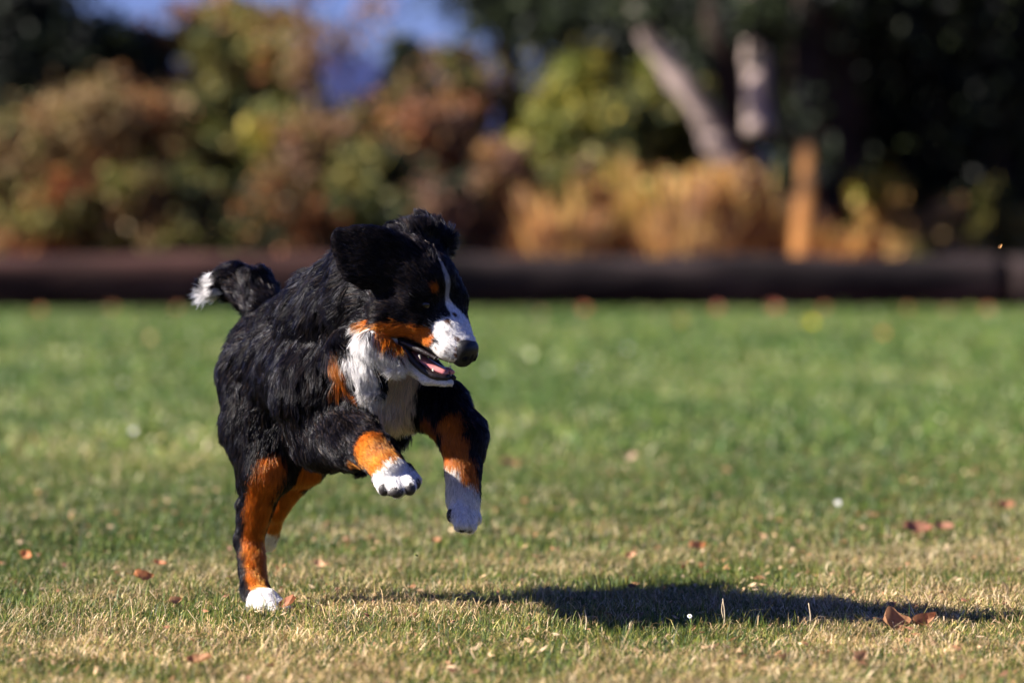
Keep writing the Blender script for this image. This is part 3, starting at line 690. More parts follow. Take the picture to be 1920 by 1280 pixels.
# far (left) front leg
cap('lf', P(770, 735, -.20), P(828, 762, -.24), .062, .05, k=.025, flow=DN, hl=.028)
cap('lf', P(828, 762, -.24), P(866, 818, -.30), .050, .043, k=.02, flow=DN + BF * .2, hl=.02)
cap('lf', P(866, 818, -.30), P(869, 880, -.32), .040, .033, k=.012, hl=.016)
cap('lf', P(869, 880, -.32), P(868, 935, -.33), .0335, .0335, k=.012, hl=.014)
cap('lf', P(888, 800, -.26), P(892, 850, -.28), .022, .014, k=.03, flow=DN, hl=.014)
for (x1, y1, dd, r) in ((853, 966, -.035, .0155), (865, 982, -.045, .017), (880, 984, -.03, .0165), (889, 970, -.005, .015)):
    cap('lf', P(868 + (x1 - 868) * .6, 938, -.33 + dd * .3), P(x1, y1, -.33 + dd), r, r * .9, k=.006, flow=DN, hl=.008)

# head
ell('head', H(770, 514), [HF, HL, HU], (.096, .080, .070), k=.03, flow=-HF + HU * .1, hl=.022)
ell('head', H(808, 530), [HF, HL, HU], (.046, .058, .042), k=.02, flow=-HF, hl=.008)
for s in (0, 1):
    m_ = mir if s else (lambda q: q)
    cap('head', m_(H(800, 553, .036)), m_(H(775, 560, .05)), .022, .026, k=.015, flow=-HF, hl=.008)     # brow / orbit
    cap('head', m_(H(790, 600, .034)), m_(H(735, 590, .05)), .030, .036, k=.02, flow=-HF + DN * .25, hl=.018)   # cheek
    cap('head', m_(H(735, 590, .05)), m_(H(700, 610, .045)), .036, .034, k=.02, flow=-HF + DN * .6, hl=.03)
    cap('head', m_(H(775, 622, .026)), m_(H(840, 653, .022)), .020, .021, k=.010, flow=-HF + DN * .2, hl=.006, face=True)   # upper lip
    cap('head', m_(H(840, 655, .018)), m_(H(868, 665, .012)), .021, .015, k=.010, flow=-HF + DN * .2, hl=.006, face=True)
cap('head', H(806, 580), H(842, 626), .046, .0385, k=.018, flow=-HF, hl=.006, face=True)                   # muzzle
cap('head', H(842, 628), H(864, 649), .037, .0315, k=.015, flow=-HF, hl=.006, face=True)
cap('head', mir(H(808, 572, .040)), mir(H(838, 618, .020)), .021, .020, k=.02, flow=-HF, hl=.006, face=True)
cap('head', mir(H(790, 540, .045)), mir(H(812, 560, .036)), .024, .024, k=.02, flow=-HF, hl=.008)
cap('jaw', H(700, 640, .0), H(748, 668, .0), .045, .030, k=.015, flow=-HF + DN, hl=.035)
for s in (0, 1):
    m_ = mir if s else (lambda q: q)
    cap('jaw', m_(H(742, 664, .026)), m_(H(800, 710, .018)), .021, .012, k=.008, flow=-HF + DN * .2, hl=.006, face=True)
    cap('jaw', m_(H(800, 710, .018)), m_(H(835, 717, .008)), .012, .0085, k=.006, flow=-HF + DN * .2, hl=.006, face=True)
# ears
for pts, seg in (((H(742, 482, .055), H(700, 450, .085), H(641, 436, .125)), .010), ((H(740, 490, .062), H(690, 462, .09), H(638, 452, .13)), .010),
                 ((H(735, 500, .066), H(690, 480, .095), H(638, 474, .13)), .010), ((H(728, 512, .07), H(690, 502, .095), H(646, 498, .125)), .010),
                 ((H(720, 525, .072), H(690, 524, .09), H(660, 519, .115)), .010), ((H(748, 468, .05), H(720, 452, .07), H(672, 435, .105)), .010), ((H(752, 464, .045), H(735, 456, .06), H(700, 442, .08)), .010)):
    cap('ear', pts[0], pts[1], seg * 1.3, seg, k=.03, flow=pts[2] - pts[0], hl=.011)
    cap('ear', pts[1], pts[2], seg, seg * .8, k=.03, flow=pts[2] - pts[0], hl=.012)
for q in ((770, 428), (795, 415), (818, 430), (836, 452)):
    b_ = H(798 + (q[0] - 798) * .6, 482, -.055)
    e_ = H(q[0], q[1], -.075)
    cap('ear', b_, e_, .018, .015, k=.03, flow=e_ - b_ + back * .06, hl=.03)
cap('ear', H(740, 452, .0), H(790, 440, -.03), .03, .03, k=.02, flow=-HF + HU * .8, hl=.022)

def prim_d(p, X):
    if p['t'] == 'c':
        ba = p['b'] - p['a']; pa = X - p['a']
        t = np.clip(pa @ ba / (ba @ ba), 0, 1)
        return np.linalg.norm(pa - t[..., None] * ba, axis=-1) - (p['ra'] + (p['rb'] - p['ra']) * t)
    q = (X - p['c']) @ p['A'].T
    k0 = np.linalg.norm(q / p['r'], axis=-1); k1 = np.linalg.norm(q / p['r'] ** 2, axis=-1)
    return k0 * (k0 - 1) / np.maximum(k1, 1e-6)
def bounds(p):
    if p['t'] == 'c':
        r = max(p['ra'], p['rb']); return np.minimum(p['a'], p['b']) - r, np.maximum(p['a'], p['b']) + r
    r = p['r'].max(); return p['c'] - r, p['c'] + r

def build_sdf(vox):
    lo = np.min([bounds(p)[0] for p in PR], 0) - .03; hi = np.max([bounds(p)[1] for p in PR], 0) + .03
    n = np.ceil((hi - lo) / vox).astype(int) + 1
    ax = [lo[i] + vox * np.arange(n[i]) for i in range(3)]
    D = np.full(n, 0.3, dtype=np.float32)
    def add(T, p):
        b0, b1 = bounds(p); m = p['k'] * 1.5 + 2 * vox + .02
        i0 = np.maximum(((b0 - m - lo) / vox).astype(int), 0); i1 = np.minimum(((b1 + m - lo) / vox).astype(int) + 2, n)
        X = np.stack(np.meshgrid(*[ax[i][i0[i]:i1[i]] for i in range(3)], indexing='ij'), -1)
        d = prim_d(p, X).astype(np.float32)
        s = tuple(slice(i0[i], i1[i]) for i in range(3)); a = T[s]; k = p['k']
        h = np.maximum(k - np.abs(a - d), 0) / k
        T[s] = np.minimum(a, d) - h * h * k * .25
    groups = {}
    for p in PR:
        g = {'torso': 'body', 'neck': 'body', 'tail': 'body', 'tailtip': 'body', 'rh': 'rh', 'lh': 'lh', 'rf': 'rf', 'lf': 'lf', 'head': 'head', 'ear': 'ear', 'jaw': 'jaw'}[p['reg']]
        groups.setdefault(g, []).append(p)
    kk = {'rh': .07, 'lh': .05, 'rf': .075, 'lf': .05, 'head': .02, 'ear': .012, 'jaw': .006}
    for p in groups['body']: add(D, p)
    for g in ('rh', 'lh', 'rf', 'lf', 'head', 'ear', 'jaw'):
        T = np.full(n, 0.3, dtype=np.float32)
        for p in groups[g]: add(T, p)
        k = kk[g]; h = np.maximum(k - np.abs(D - T), 0) / k
        D = np.minimum(D, T) - h * h * k * .25
    return D, lo

def surface_nets(D, lo, vox):
    S = D < 0
    n = D.shape
    c = np.zeros(tuple(x - 1 for x in n), dtype=np.int16)
    corners = [(i, j, k) for i in (0, 1) for j in (0, 1) for k in (0, 1)]
    def sub(A, o): return A[o[0]:n[0] - 1 + o[0], o[1]:n[1] - 1 + o[1], o[2]:n[2] - 1 + o[2]]
    for o in corners: c += sub(S, o)
    act = (c > 0) & (c < 8)
    idx = np.full(act.shape, -1, dtype=np.int64); cells = np.argwhere(act); idx[act] = np.arange(len(cells))
    acc = np.zeros((len(cells), 3)); cnt = np.zeros(len(cells))
    vals = {o: D[cells[:, 0] + o[0], cells[:, 1] + o[1], cells[:, 2] + o[2]].astype(float) for o in corners}
    for o in corners:
        for a in range(3):
            if o[a] == 0:
                q = list(o); q[a] = 1; q = tuple(q)
                va, vb = vals[o], vals[q]; m = (va < 0) != (vb < 0)
                t = np.where(m, va / np.where(m, va - vb, 1), 0)
                pt = np.tile(np.array(o, float), (len(cells), 1)); pt[:, a] = t
                acc[m] += pt[m]; cnt[m] += 1
    V = lo + vox * (cells + acc / cnt[:, None])
    Fs = []
    for a in range(3):
        b_, c_ = (a + 1) % 3, (a + 2) % 3
        s0 = [slice(1, x - 1) for x in n]; s1 = list(s0); s0[a] = slice(0, n[a] - 1); s1[a] = slice(1, n[a])
        A, B = S[tuple(s0)], S[tuple(s1)]; e = np.argwhere(A != B)
        off = np.array([0 if i == a else 1 for i in range(3)]); pos = e + off
        inside = A[tuple(e.T)]
        q = []
        for db, dc in ((-1, -1), (0, -1), (0, 0), (-1, 0)):
            pp = pos.copy(); pp[:, b_] += db; pp[:, c_] += dc; q.append(idx[tuple(pp.T)])
        Q = np.stack(q, 1); Q[~inside] = Q[~inside][:, ::-1]
        Fs.append(Q)
    return V, np.concatenate(Fs)

def surf(px, py, regs=None, inset=0.0):
    """point where the line through that pixel meets the modelled body (sphere tracing on the primitives)"""
    ps = [p for p in PR if regs is None or p['reg'] in regs]
    d = ray(px, py); d = d / np.linalg.norm(d); t = 6.6
    for _ in range(60):
        X = CAMP + d * t; m = min(float(prim_d(p, X)) for p in ps)
        t += m * .9
        if m < .0004 or t > 9.5: break
    if t > 9.0: t = 7.6
    return CAMP + d * (t + inset)
HD = ('head', 'jaw', 'ear')
# ---- coat markings: soft capsules painted in order on a black coat
BLK = (0.006, 0.0055, 0.0075); TANC = (0.43, 0.112, 0.014); WHT = (0.72, 0.69, 0.68); CRM = (0.70, 0.54, 0.38); DTAN = (.24, .06, .012)
PAINT = []
def stroke(regs, pts, r, colr, soft=.006, nz=.006):
    PAINT.append((regs, [np.asarray(p, float) for p in pts], r, np.array(colr), soft, nz))
def sp(pts, regs, inset=.004): return [surf(x, y, regs, inset) for x, y in pts]
# hind legs
stroke(('rh',), sp([(508, 872), (488, 930), (482, 1005)], ('rh',)), .030, TANC)
stroke(('rh',), sp([(478, 1015), (484, 1060), (490, 1108)], ('rh',)), .027, TANC)
stroke(('rh',), sp([(478, 1132), (508, 1132), (528, 1148)], ('rh',)), .030, WHT, nz=.005)
stroke(('rh',), [P(470, 1150, .05), P(540, 1150, .0)], .036, WHT)
stroke(('rh',), sp([(503, 1108), (512, 1140)], ('rh',)), .022, WHT)
stroke(('lh',), [P(575, 885, .10), P(545, 930, .14), P(510, 990, .3)], .055, TANC)
stroke(('lh',), [P(506, 1008, .33), P(500, 1025, .40)], .022, WHT)
# front legs
stroke(('rf',), sp([(686, 838), (715, 862)], ('rf',)), .036, TANC)
stroke(('rf',), sp([(700, 822), (735, 858)], ('rf',)), .014, DTAN, soft=.02)
stroke(('rf',), sp([(655, 868), (664, 872)], ('rf',)), .012, TANC)
stroke(('rf',), sp([(708, 905), (728, 895), (752, 874)], ('rf',)), .026, WHT, soft=.004)
stroke(('rf',), [P(735, 905, -.46), P(775, 905, -.45)], .04, WHT, soft=.004)
stroke(('lf',), sp([(845, 790), (848, 835), (856, 870)], ('lf',)), .027, TANC)
stroke(('lf',), sp([(856, 825), (872, 870), (882, 905)], ('lf',)), .021, TANC)
stroke(('lf',), sp([(842, 893), (858, 925), (885, 945)], ('lf',)), .026, WHT)
stroke(('lf',), [P(860, 945, -.36), P(880, 975, -.36)], .048, WHT)
# chest
BD = ('torso', 'neck', 'rf', 'lf')
stroke(BD, sp([(745, 700), (735, 760), (728, 800)], ('torso', 'neck')), .045, CRM, soft=.008)
stroke(BD, sp([(705, 740), (712, 790), (718, 830)], ('torso', 'neck')), .022, CRM, soft=.008)
stroke(BD, sp([(785, 720), (770, 770)], ('torso', 'neck')), .030, CRM, soft=.008)
stroke(BD, sp([(662, 662), (675, 690), (692, 715), (712, 732)], ('torso', 'neck')), .024, WHT, soft=.006)
stroke(BD, sp([(624, 662), (636, 684), (648, 708)], ('torso', 'neck')), .017, TANC, soft=.006)
stroke(BD, sp([(800, 780), (812, 800)], BD), .014, DTAN)
# jaw and cheek
stroke(('jaw',), [H(700, 650, .03), H(840, 725, .0)], .06, WHT)
stroke(('head', 'jaw', 'neck'), sp([(672, 618), (690, 640), (720, 668), (760, 690)], HD + ('neck',)), .022, WHT, soft=.004)
stroke(('head', 'jaw', 'neck'), sp([(668, 610), (680, 640), (700, 668)], HD + ('neck',)), .016, WHT, soft=.004)
stroke(('head', 'jaw'), sp([(686, 606), (714, 626), (750, 652)], HD), .0095, TANC, soft=.004)
stroke(('head', 'jaw'), sp([(722, 614), (762, 618), (802, 632)], HD), .0185, TANC, soft=.004, nz=.004)
stroke(('head', 'jaw'), sp([(728, 588), (712, 600), (692, 606)], HD), .006, TANC, soft=.004, nz=.003)
stroke(('head',), sp([(735, 612), (722, 612)], HD), .006, BLK, soft=.003)
# muzzle
stroke(('head',), sp([(836, 618), (848, 645), (862, 662)], HD), .026, WHT, soft=.003, nz=.003)
stroke(('head',), [mir(H(830, 612, .015)), mir(H(868, 650, .0))], .030, WHT, soft=.003, nz=.003)
stroke(('head',), sp([(822, 655), (845, 672), (868, 676)], HD), .014, WHT, soft=.003, nz=.003)
for x_, y_, r_ in ((838, 602, .0042), (846, 612, .0022), (841, 626, .0036), (830, 638, .0026), (851, 630, .003), (858, 636, .0035), (843, 655, .0028), (822, 634, .0016), (857, 655, .0045), (855, 664, .004), (848, 668, .0030), (838, 660, .002), (818, 652, .002), (852, 590, .004)):
    stroke(('head',), sp([(x_, y_), (x_ + 2, y_ + 3)], HD, .001), r_ * 1.35, (.09, .045, .03), soft=.0015, nz=.0008)
for f_ in (lambda q: q, mir):
    stroke(('head',), [f_(q) for q in sp([(813, 540), (815, 546)], HD, .002)], .0085, (.32, .085, .012), soft=.004, nz=.003)
stroke(('head',), [HLOC(-.002, .003, -.014), HLOC(.004, .003, -.014)], .0265, BLK, soft=.002, nz=.0005)
stroke(('tailtip',), [P(380, 530, .45), P(390, 530, .45)], .2, WHT)

def blaze(C, X, reg):
    """white line down the middle of the forehead that widens over the bridge of the muzzle"""
    q = X - NOSE; f, l, u = q @ HF, q @ HL, q @ HU
    l = l - np.interp(f, [-.10, -.06], [.010, 0])
    wd = np.interp(f, [-.135, -.125, -.105, -.085, -.07, -.05, -.02], [0, .002, .0048, .0055, .010, .018, .030]) + .0012 * fnoise(X, 60, 41, 1)
    m = (reg == 'head') & (f > -.15) & (u > -.01)
    w = np.where(m, np.clip((wd - np.abs(l)) / .003 + .5, 0, 1), 0)[:, None]
    w *= np.where(f < -.08, .55, 1)[:, None]
    return C * (1 - w) + np.array(WHT) * w

def paint(X, reg, jit=None):
    n = len(X); C = np.tile(np.array(BLK), (n, 1))
    nz1 = fnoise(X, 28, 31, 2)
    C = blaze(C, X, reg)
    for regs, pts, r, colr, soft, nz in PAINT:
        m = np.isin(reg, regs)
        if not m.any(): continue
        Y = X[m]; d = np.full(len(Y), 9.0)
        for a, b in zip(pts[:-1], pts[1:]):
            ba = b - a; t = np.clip((Y - a) @ ba / (ba @ ba), 0, 1)
            d = np.minimum(d, np.linalg.norm(Y - a - t[:, None] * ba, axis=1))
        w = np.clip((r + nz * nz1[m] + (0 if jit is None or r < .006 else jit[m] * min(1, r / .03)) - d) / soft + .5, 0, 1)[:, None]
        C[m] = C[m] * (1 - w) + colr * w
    return C

def build_dog():
    rng = np.random.default_rng(99)
    VOX = 0.0038
    D, lo = build_sdf(VOX)
    V, F = surface_nets(D, lo, VOX)
    # light Laplacian smoothing away from the face
    E = np.concatenate([F[:, [0, 1]], F[:, [1, 2]], F[:, [2, 3]], F[:, [3, 0]]])
    deg = np.bincount(E.ravel(), minlength=len(V))[:, None]
    def lap(A):
        s = np.zeros_like(A)
        for k in range(A.shape[1]):
            s[:, k] = np.bincount(E[:, 0], A[E[:, 1], k], len(V)) + np.bincount(E[:, 1], A[E[:, 0], k], len(V))
        return s / deg
    for _ in range(2): V = V * .4 + lap(V) * .6
    hd_ = np.min([prim_d(p, V) for p in PR if p['reg'] in ('head', 'jaw', 'ear', 'rf', 'lf', 'rh', 'lh')], 0)
    ms = np.clip(hd_ / .02, 0, 1)[:, None]
    for _ in range(14): V = V * (1 - .7 * ms) + lap(V) * .7 * ms
    # per vertex: region, flow, hair length
    nP = len(PR); DD = np.empty((len(V), nP), dtype=np.float32)
    for i, p in enumerate(PR): DD[:, i] = prim_d(p, V)
    near = DD.argmin(1); regs = np.array([p['reg'] for p in PR]); reg = regs[near]
    W = np.exp(-(DD - DD.min(1, keepdims=True)) / .010); W /= W.sum(1, keepdims=True)
    flow = W @ np.array([p['flow'] for p in PR]); hl = W @ np.array([p['hl'] for p in PR])
    # normals
    T = np.concatenate([F[:, [0, 1, 2]], F[:, [0, 2, 3]]])
    fn = np.cross(V[T[:, 1]] - V[T[:, 0]], V[T[:, 2]] - V[T[:, 0]]); area = np.linalg.norm(fn, axis=1) / 2
    N = np.zeros_like(V)
    for k in range(3):
        for j in range(3): N[:, j] += np.bincount(T[:, k], fn[:, j], len(V))
    N = norm(N)
    pale = paint(V, reg)
    root = empty('dog', tuple(ground(495, 1150)))
    tag(root, 'black, tan and white long-haired dog leaping across the lawn with its mouth open', 'dog')
    b = np.array(root.location)
    skin = make_mat('dog_skin', rough=0.7, spec=0.2, attr=True)
    body = mesh_obj('body', V - b, F, skin, root, cols=pale * .75, smooth=True)
    # ---------------- fur
    dens = np.where(hl > .02, 1.0, 1.7); fc = (V[T].mean(1) - NOSE) @ HF
    tw = area * dens[T[:, 0]]
    NS = 560000
    ti = rng.choice(len(T), NS, p=tw / tw.sum())
    u = rng.random(NS); v = rng.random(NS); fl_ = u + v > 1; u[fl_] = 1 - u[fl_]; v[fl_] = 1 - v[fl_]
    w0 = 1 - u - v; wt = np.stack([w0, u, v], 1)
    R = (V[T[ti]] * wt[:, :, None]).sum(1); n_ = norm((N[T[ti]] * wt[:, :, None]).sum(1))
    f_ = (flow[T[ti]] * wt[:, :, None]).sum(1); L = (hl[T[ti]] * wt).sum(1); rg = reg[T[ti, 0]]
    C = paint(R, rg, rng.normal(0, .0045, NS))
    # no fur in the mouth slit / nose
    nd = np.linalg.norm(R - NOSE - HF * .004 + HU * .013, axis=1)
    q = R - NOSE; qf, ql, qu = q @ HF, q @ HL, q @ HU
    bare = (nd < .0305)
    jawtop = (rg == 'jaw') & ((n_ @ HU) > .35) & (np.isin(T[ti, 0], np.where(hl < .012)[0]))
    liplow = (rg == 'head') & ((n_ @ HU) < -.55) & (L < .009) & (np.abs(ql) < .05) & (qf > -.10)
    eyec = surf(798, 571, ('head',), .0045)
    bare |= (np.linalg.norm(R - eyec, axis=1) < .0105) | (np.linalg.norm(R - mir(eyec), axis=1) < .0105)
    keep = ~(bare | jawtop | liplow)
    R, n_, f_, L, rg, C = (A[keep] for A in (R, n_, f_, L, rg, C)); n = len(R)
    # waves in the coat
    S = 9.0
    wob = np.stack([fnoise(R, S, 61, 2), fnoise(R, S, 62, 2), fnoise(R, S, 63, 2)], 1)
    wob2 = np.stack([fnoise(R, 32, 64, 1), fnoise(R, 32, 65, 1), fnoise(R, 32, 66, 1)], 1)
    longf = np.clip((L - .012) / .02, 0, 1)[:, None]
    tdir = f_ + wob * .34 * longf + wob2 * (.12 + .08 * longf)
    tdir = norm(tdir - (tdir * n_).sum(1, keepdims=True) * n_)
    lift = (.13 + .12 * (1 - longf[:, 0]) + .08 * np.clip(fnoise(R, 14, 67, 2), -.6, 1)) * np.where(np.isin(rg, ('tail', 'tailtip')), 1.5, 1)
    lift = np.clip(lift * np.exp(rng.normal(0, .35, n)), .06, .8)
    L = L * rng.uniform(.65, 1.3, n) * (1 + .2 * fnoise(R, 12, 68, 2))
    d0 = norm(tdir + n_ * (lift * 1.6)[:, None] + rng.normal(0, .035, (n, 3)))
    d1 = norm(tdir + n_ * (lift * .5)[:, None] + wob2 * .25 * longf + rng.normal(0, .045, (n, 3)) + DN * .12 * longf)
    d2 = norm(tdir * .9 + wob * .35 * longf + n_ * (lift * .2)[:, None] + rng.normal(0, .06, (n, 3)) + DN * .3 * longf)
    P0 = R - n_ * .001; Lc = L[:, None]
    P1 = P0 + d0 * Lc * .28; P2 = P1 + d1 * Lc * .26; P3 = P2 + d1 * Lc * .24; P4 = P3 + d2 * Lc * .24
    # clumps: strands lean to their tuft's lead strand
    nc = 60000; ci = rng.choice(n, nc, replace=False); kd = kdtree.KDTree(nc)
    for i, k in enumerate(ci): kd.insert(R[k], i)
    kd.balance()
    near_c = np.fromiter((kd.find(p)[1] for p in R), dtype=np.int64, count=n); cc = ci[near_c]
    same = (((C - C[cc]) ** 2).sum(1) < .02) & (((n_ * n_[cc]).sum(1)) > .4)
    amt = (np.where(same, 1, 0) * (.08 + .38 * longf[:, 0]))[:, None] * rng.uniform(.6, 1, (n, 1)) * np.where(C.max(1) > .3, .6, 1)[:, None]
    # tips of one tuft come together
    lead = [A.copy() for A in (P1, P2, P3, P4)]
    P1 = P1 * (1 - amt * .1) + (lead[0][cc]) * amt * .1
    P2 = P2 * (1 - amt * .35) + (lead[1][cc]) * amt * .35
    P3 = P3 * (1 - amt * .6) + (lead[2][cc]) * amt * .6
    P4 = P4 * (1 - amt * .85) + (lead[3][cc]) * amt * .85
    pts = np.stack([P0, P1, P2, P3, P4], 1).reshape(-1, 3) - b
    cu = bpy.data.hair_curves.new('fur'); cu.add_curves([5] * n)
    cu.points.foreach_set('position', pts.astype(np.float32).ravel())
    rad = np.where(L > .02, .00056, .00045)[:, None] * np.array([1, 1, .85, .6, .15])[None]
    ra = cu.attributes.get('radius') or cu.attributes.new('radius', 'FLOAT', 'POINT')
    ra.data.foreach_set('value', rad.astype(np.float32).ravel())
    cc4 = np.ones((n, 4), dtype=np.float32); tone = np.exp(rng.normal(0, .35, nc))[near_c]
    cc4[:, :3] = np.clip(C * (rng.uniform(.7, 1.25, n) * np.where(C.max(1) < .05, tone * np.exp(rng.normal(0, .5, n)), tone ** .4))[:, None], 0, .9)  # lighter tufts and strands imitate highlights on the black coat
    blackish = C.max(1) < .05
    warm = blackish & (rng.random(n) < .12); cc4[warm, :3] = (.03, .02, .016)  # some strands painted lighter, as highlights
    at_ = cu.attributes.new('col', 'FLOAT_COLOR', 'CURVE'); at_.data.foreach_set('color', cc4.ravel())
    m = bpy.data.materials.new('fur'); m.use_nodes = True; nt = m.node_tree
    an = nt.nodes.new('ShaderNodeAttribute'); an.attribute_name = 'col'
    hb = nt.nodes.new('ShaderNodeBsdfHairPrincipled'); hb.parametrization = 'COLOR'
    hb.inputs['Roughness'].default_value = .16; hb.inputs['Radial Roughness'].default_value = .3
    hb.inputs['Coat'].default_value = .0; hb.inputs['IOR'].default_value = 1.24
    nt.links.new(an.outputs['Color'], hb.inputs['Color'])
    nt.nodes.remove(nt.nodes['Principled BSDF'])
    df = nt.nodes.new('ShaderNodeBsdfDiffuse'); nt.links.new(an.outputs['Color'], df.inputs[0])
    mx = nt.nodes.new('ShaderNodeMixShader'); mx.inputs[0].default_value = .4
    ga = nt.nodes.new('ShaderNodeAttribute'); ga.attribute_name = 'gloss'
    nt.links.new(ga.outputs['Fac'], mx.inputs[0])
    gl = np.where(blackish, np.clip(.10 + .34 * np.exp(rng.normal(0, .8, nc))[near_c] * rng.uniform(.3, 1.3, n), .05, 1.0), .65)
    at2 = cu.attributes.new('gloss', 'FLOAT', 'CURVE'); at2.data.foreach_set('value', (1 - gl).astype(np.float32))
    nt.links.new(hb.outputs[0], mx.inputs[1]); nt.links.new(df.outputs[0], mx.inputs[2])
    nt.links.new(mx.outputs[0], nt.nodes['Material Output'].inputs[0])
    cu.materials.append(m)
    fo = bpy.data.objects.new('fur', cu); COL.objects.link(fo); fo.parent = body

    # ---------------- face parts
    def blob(name, c, axes, r, mat, parent, seg=20, sub=None, nseed=None):
        th = np.linspace(0, np.pi, seg // 2 + 1)[1:-1]; ph = np.arange(seg) * 2 * np.pi / seg
        Vs = [(0, 0, 1)] + [(math.sin(t) * math.cos(p), math.sin(t) * math.sin(p), math.cos(t)) for t in th for p in ph] + [(0, 0, -1)]
        Vs = np.array(Vs); m_ = len(th)
        if sub is not None: Vs = sub(Vs)
        F4 = np.array([(1 + i * seg + j, 1 + (i + 1) * seg + j, 1 + (i + 1) * seg + (j + 1) % seg, 1 + i * seg + (j + 1) % seg) for i in range(m_ - 1) for j in range(seg)])
        F3 = np.array([(0, 1 + j, 1 + (j + 1) % seg) for j in range(seg)] + [(len(Vs) - 1, 1 + (m_ - 1) * seg + (j + 1) % seg, 1 + (m_ - 1) * seg + j) for j in range(seg)])
        W_ = (Vs * np.array(r)) @ np.asarray(axes) + np.asarray(c) - b
        return mesh_obj(name, W_, [F4, F3], mat, parent, smooth=True)
    wet = make_mat('wet_black', rough=0.42, spec=0.25, build=noise_ramp(260, [(0.35, (.006, .006, .007)), (0.7, (.020, .018, .020))], bump=.0006, bscale=420))
    lipm = make_mat('black_lip', rough=0.38, spec=0.35, build=noise_ramp(120, [(0.3, (.006, .004, .005)), (.7, (.022, .014, .015))], bump=.001))
    pink = make_mat('wet_pink', rough=0.22, spec=0.5, build=noise_ramp(60, [(0.3, (.42, .13, .14)), (.7, (.62, .26, .26))]))
    tooth = make_mat('ivory', (.78, .70, .58), .25, .5)
    eyem = make_mat('dark_eye', (.018, .008, .004), .08, .5)
    padm = make_mat('pad_skin', (.022, .018, .018), .5, .4, build=noise_ramp(150, [(0.3, (.012, .010, .010)), (.7, (.04, .032, .03))], bump=.0008))
    claw = make_mat('claw', (.05, .04, .035), .3, .5)
    AX = [HF, HL, HU]
    def nose_shape(Vs):
        V2 = np.sign(Vs) * np.abs(Vs) ** .82; top = np.clip(V2[:, 2], 0, 1); V2[:, 1] *= 1 + .12 * top
        V2[:, 1] *= np.where(V2[:, 2] < 0, 1 + .25 * V2[:, 2], 1)
        for s in (-1, 1):     # nostrils
            d = np.linalg.norm(V2 - np.array([.78, s * .55, -.12]), axis=1); w = np.clip(1 - d / .33, 0, 1)
            V2[:, 0] -= .10 * w
        g = np.clip(1 - np.abs(V2[:, 1]) / .12, 0, 1) * (V2[:, 0] > .3) * (V2[:, 2] < .3); V2[:, 0] -= .08 * g
        return V2
    no = blob('nose', HLOC(.0005, .003, -.014), AX, (.0235, .0285, .0300), wet, root, 36, nose_shape)
    for s in (1, -1):
        blob('nostril', HLOC(.0175, .003 + s * .0155, -.018), AX, (.0075, .005, .006), make_mat('nostril', (.002, .002, .002), .6, .1), no, 12)
    for s in (0, 1):
        c = surf(798, 571, ('head',), .0050); c = mir(c) if s else c
        ey = blob('eye', c, AX, (.0112, .0112, .0112), eyem, root, 20)
    # gum, tongue, teeth of the open mouth
    def ribbon(name, pts, rad, flat, mat, parent, seg=12):
        pts = smooth_path(pts, 14); rad = np.interp(np.linspace(0, 1, 14), np.linspace(0, 1, len(rad)), rad)
        Vt, Ft = tube(pts, rad, seg)
        k = np.repeat(np.arange(14), seg); cpt = pts[k]; d = Vt[:14 * seg] - cpt
        d -= (1 - flat) * (d @ HU)[:, None] * HU
        Vt[:14 * seg] = cpt + d
        return mesh_obj(name, Vt - b, Ft, mat, parent, smooth=True)
    ribbon('palate', [H(745, 640), H(795, 650), H(848, 672)], [.022, .026, .017], .5, lipm, root)
    mo = ribbon('lower_gum', [H(745, 655), H(800, 692), H(842, 708)], [.030, .022, .012], .45, lipm, root)
    ribbon('gum', [H(826, 694, -.018), H(840, 694, -.014), H(849, 698, -.008)], [.007, .0075, .005], .8, pink, root)
    ribbon('tongue', [H(762, 650, .006), H(800, 680, .006), H(840, 700, .0)], [.019, .020, .012], .45, pink, root)
    for s in (0, 1):
        m_ = mir if s else (lambda z: z)
        ribbon('lip', [m_(H(750, 640, .043)), m_(H(785, 655, .040)), m_(H(820, 673, .034))], [.007, .006, .003], 1, lipm, root)
        ribbon('lip', [m_(H(750, 644, .043)), m_(H(778, 679, .034)), m_(H(810, 703, .026)), m_(H(840, 709, .010))], [.008, .0075, .0075, .0050], 1, lipm, root)
    def cone_tooth(c, tip, r):
        Vt, Ft = tube([c, (c * .5 + tip * .5), tip], [r, r * .75, r * .12], 8); mesh_obj('tooth', Vt - b, Ft, tooth, root, smooth=True)
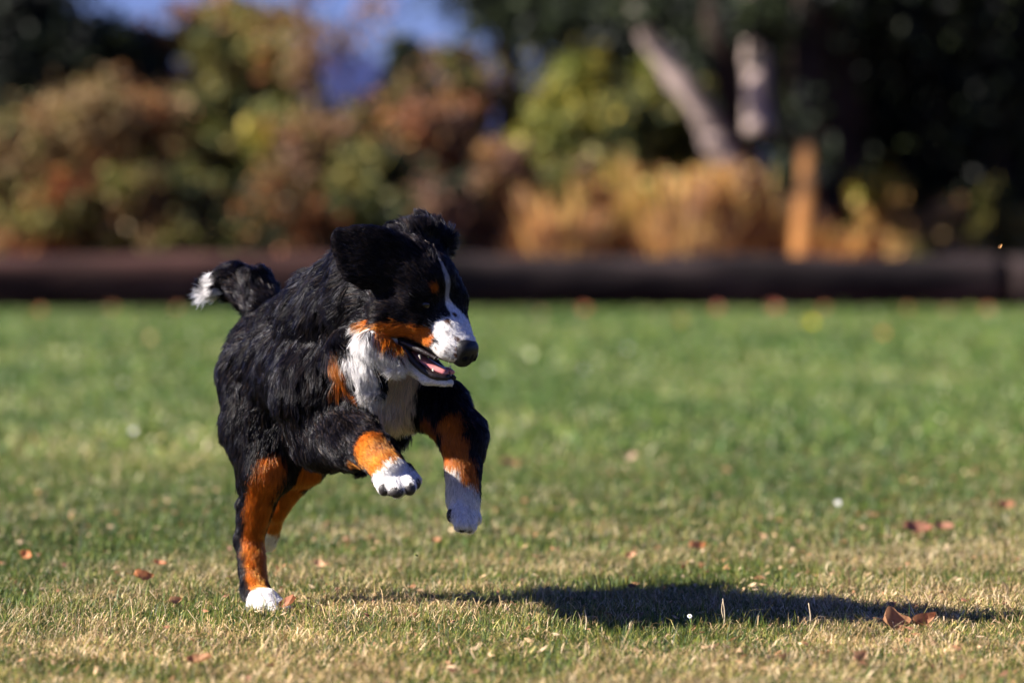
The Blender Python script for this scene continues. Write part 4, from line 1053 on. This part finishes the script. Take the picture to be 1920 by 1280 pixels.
    cone_tooth(H(840, 704, -.012), H(845, 684, -.013), .0038)
    cone_tooth(H(812, 703, .018), H(812, 690, .019), .003)
    cone_tooth(H(786, 664, .030), H(789, 675, .029), .0028)
    cone_tooth(H(798, 694, .022), H(800, 685, .022), .0028)
    for k in range(4):
        cone_tooth(H(832 + k * 4, 708, .008 - k * .005), H(834 + k * 4, 700, .008 - k * .005), .0018)
    # ---------------- paws
    cam_ax = [np.array([1, 0, 0.]), np.array([0, 0, 1.]), np.array([0, -1., 0])]
    for c, r in ((surf(720, 917, ('rf',), .006), (.0115, .0130, .009)), (surf(743, 922, ('rf',), .006), (.0145, .0115, .009)), (surf(768, 916, ('rf',), .006), (.0120, .0135, .009)), (surf(781, 905, ('rf',), .006), (.0085, .0125, .008)), (surf(732, 924, ('rf',), .007), (.006, .006, .007))):
        blob('paw_pad', c, cam_ax, r, padm, root, 20)
    for c, r in ((surf(845, 966, ('lf',), .009), (.0085, .0135, .009)), (surf(866, 993, ('lf',), .008), (.009, .005, .008)), (surf(880, 994, ('lf',), .008), (.008, .005, .008))):
        blob('paw_pad', c, cam_ax, r, padm, root, 16)
    for (x, y, yo, dx, dy) in ((480, 1146, .005, 2, 5), (498, 1150, -.012, 3, 5), (516, 1149, -.012, 4, 5), (530, 1145, .0, 4, 5)):
        a_ = P(x, y, yo); e_ = P(x + dx, y + dy, yo - .008)
        Vt, Ft = tube([a_, (a_ + e_) / 2, e_], [.0028, .0022, .0006], 7); mesh_obj('claw', Vt - b, Ft, claw, root, smooth=True)
    # whiskers
    ws = []
    for (x, y, l, dx, dy) in ((846, 640, .034, -26, 34), (842, 648, .034, -30, 26), (850, 655, .03, -12, 34), (846, 632, .036, -34, 20)):
        a_ = H(x, y, l); e_ = H(x + dx, y + dy, l + .03); ws.append(tube(smooth_path([a_, (a_ + e_) / 2 + HU * .004, e_], 6), np.linspace(.0003, .0001, 6), 4))
    Vt, Ft = join(ws); mesh_obj('whisker', Vt - b, Ft, make_mat('whisker', (.5, .48, .46), .4, .4), root)
build_dog()
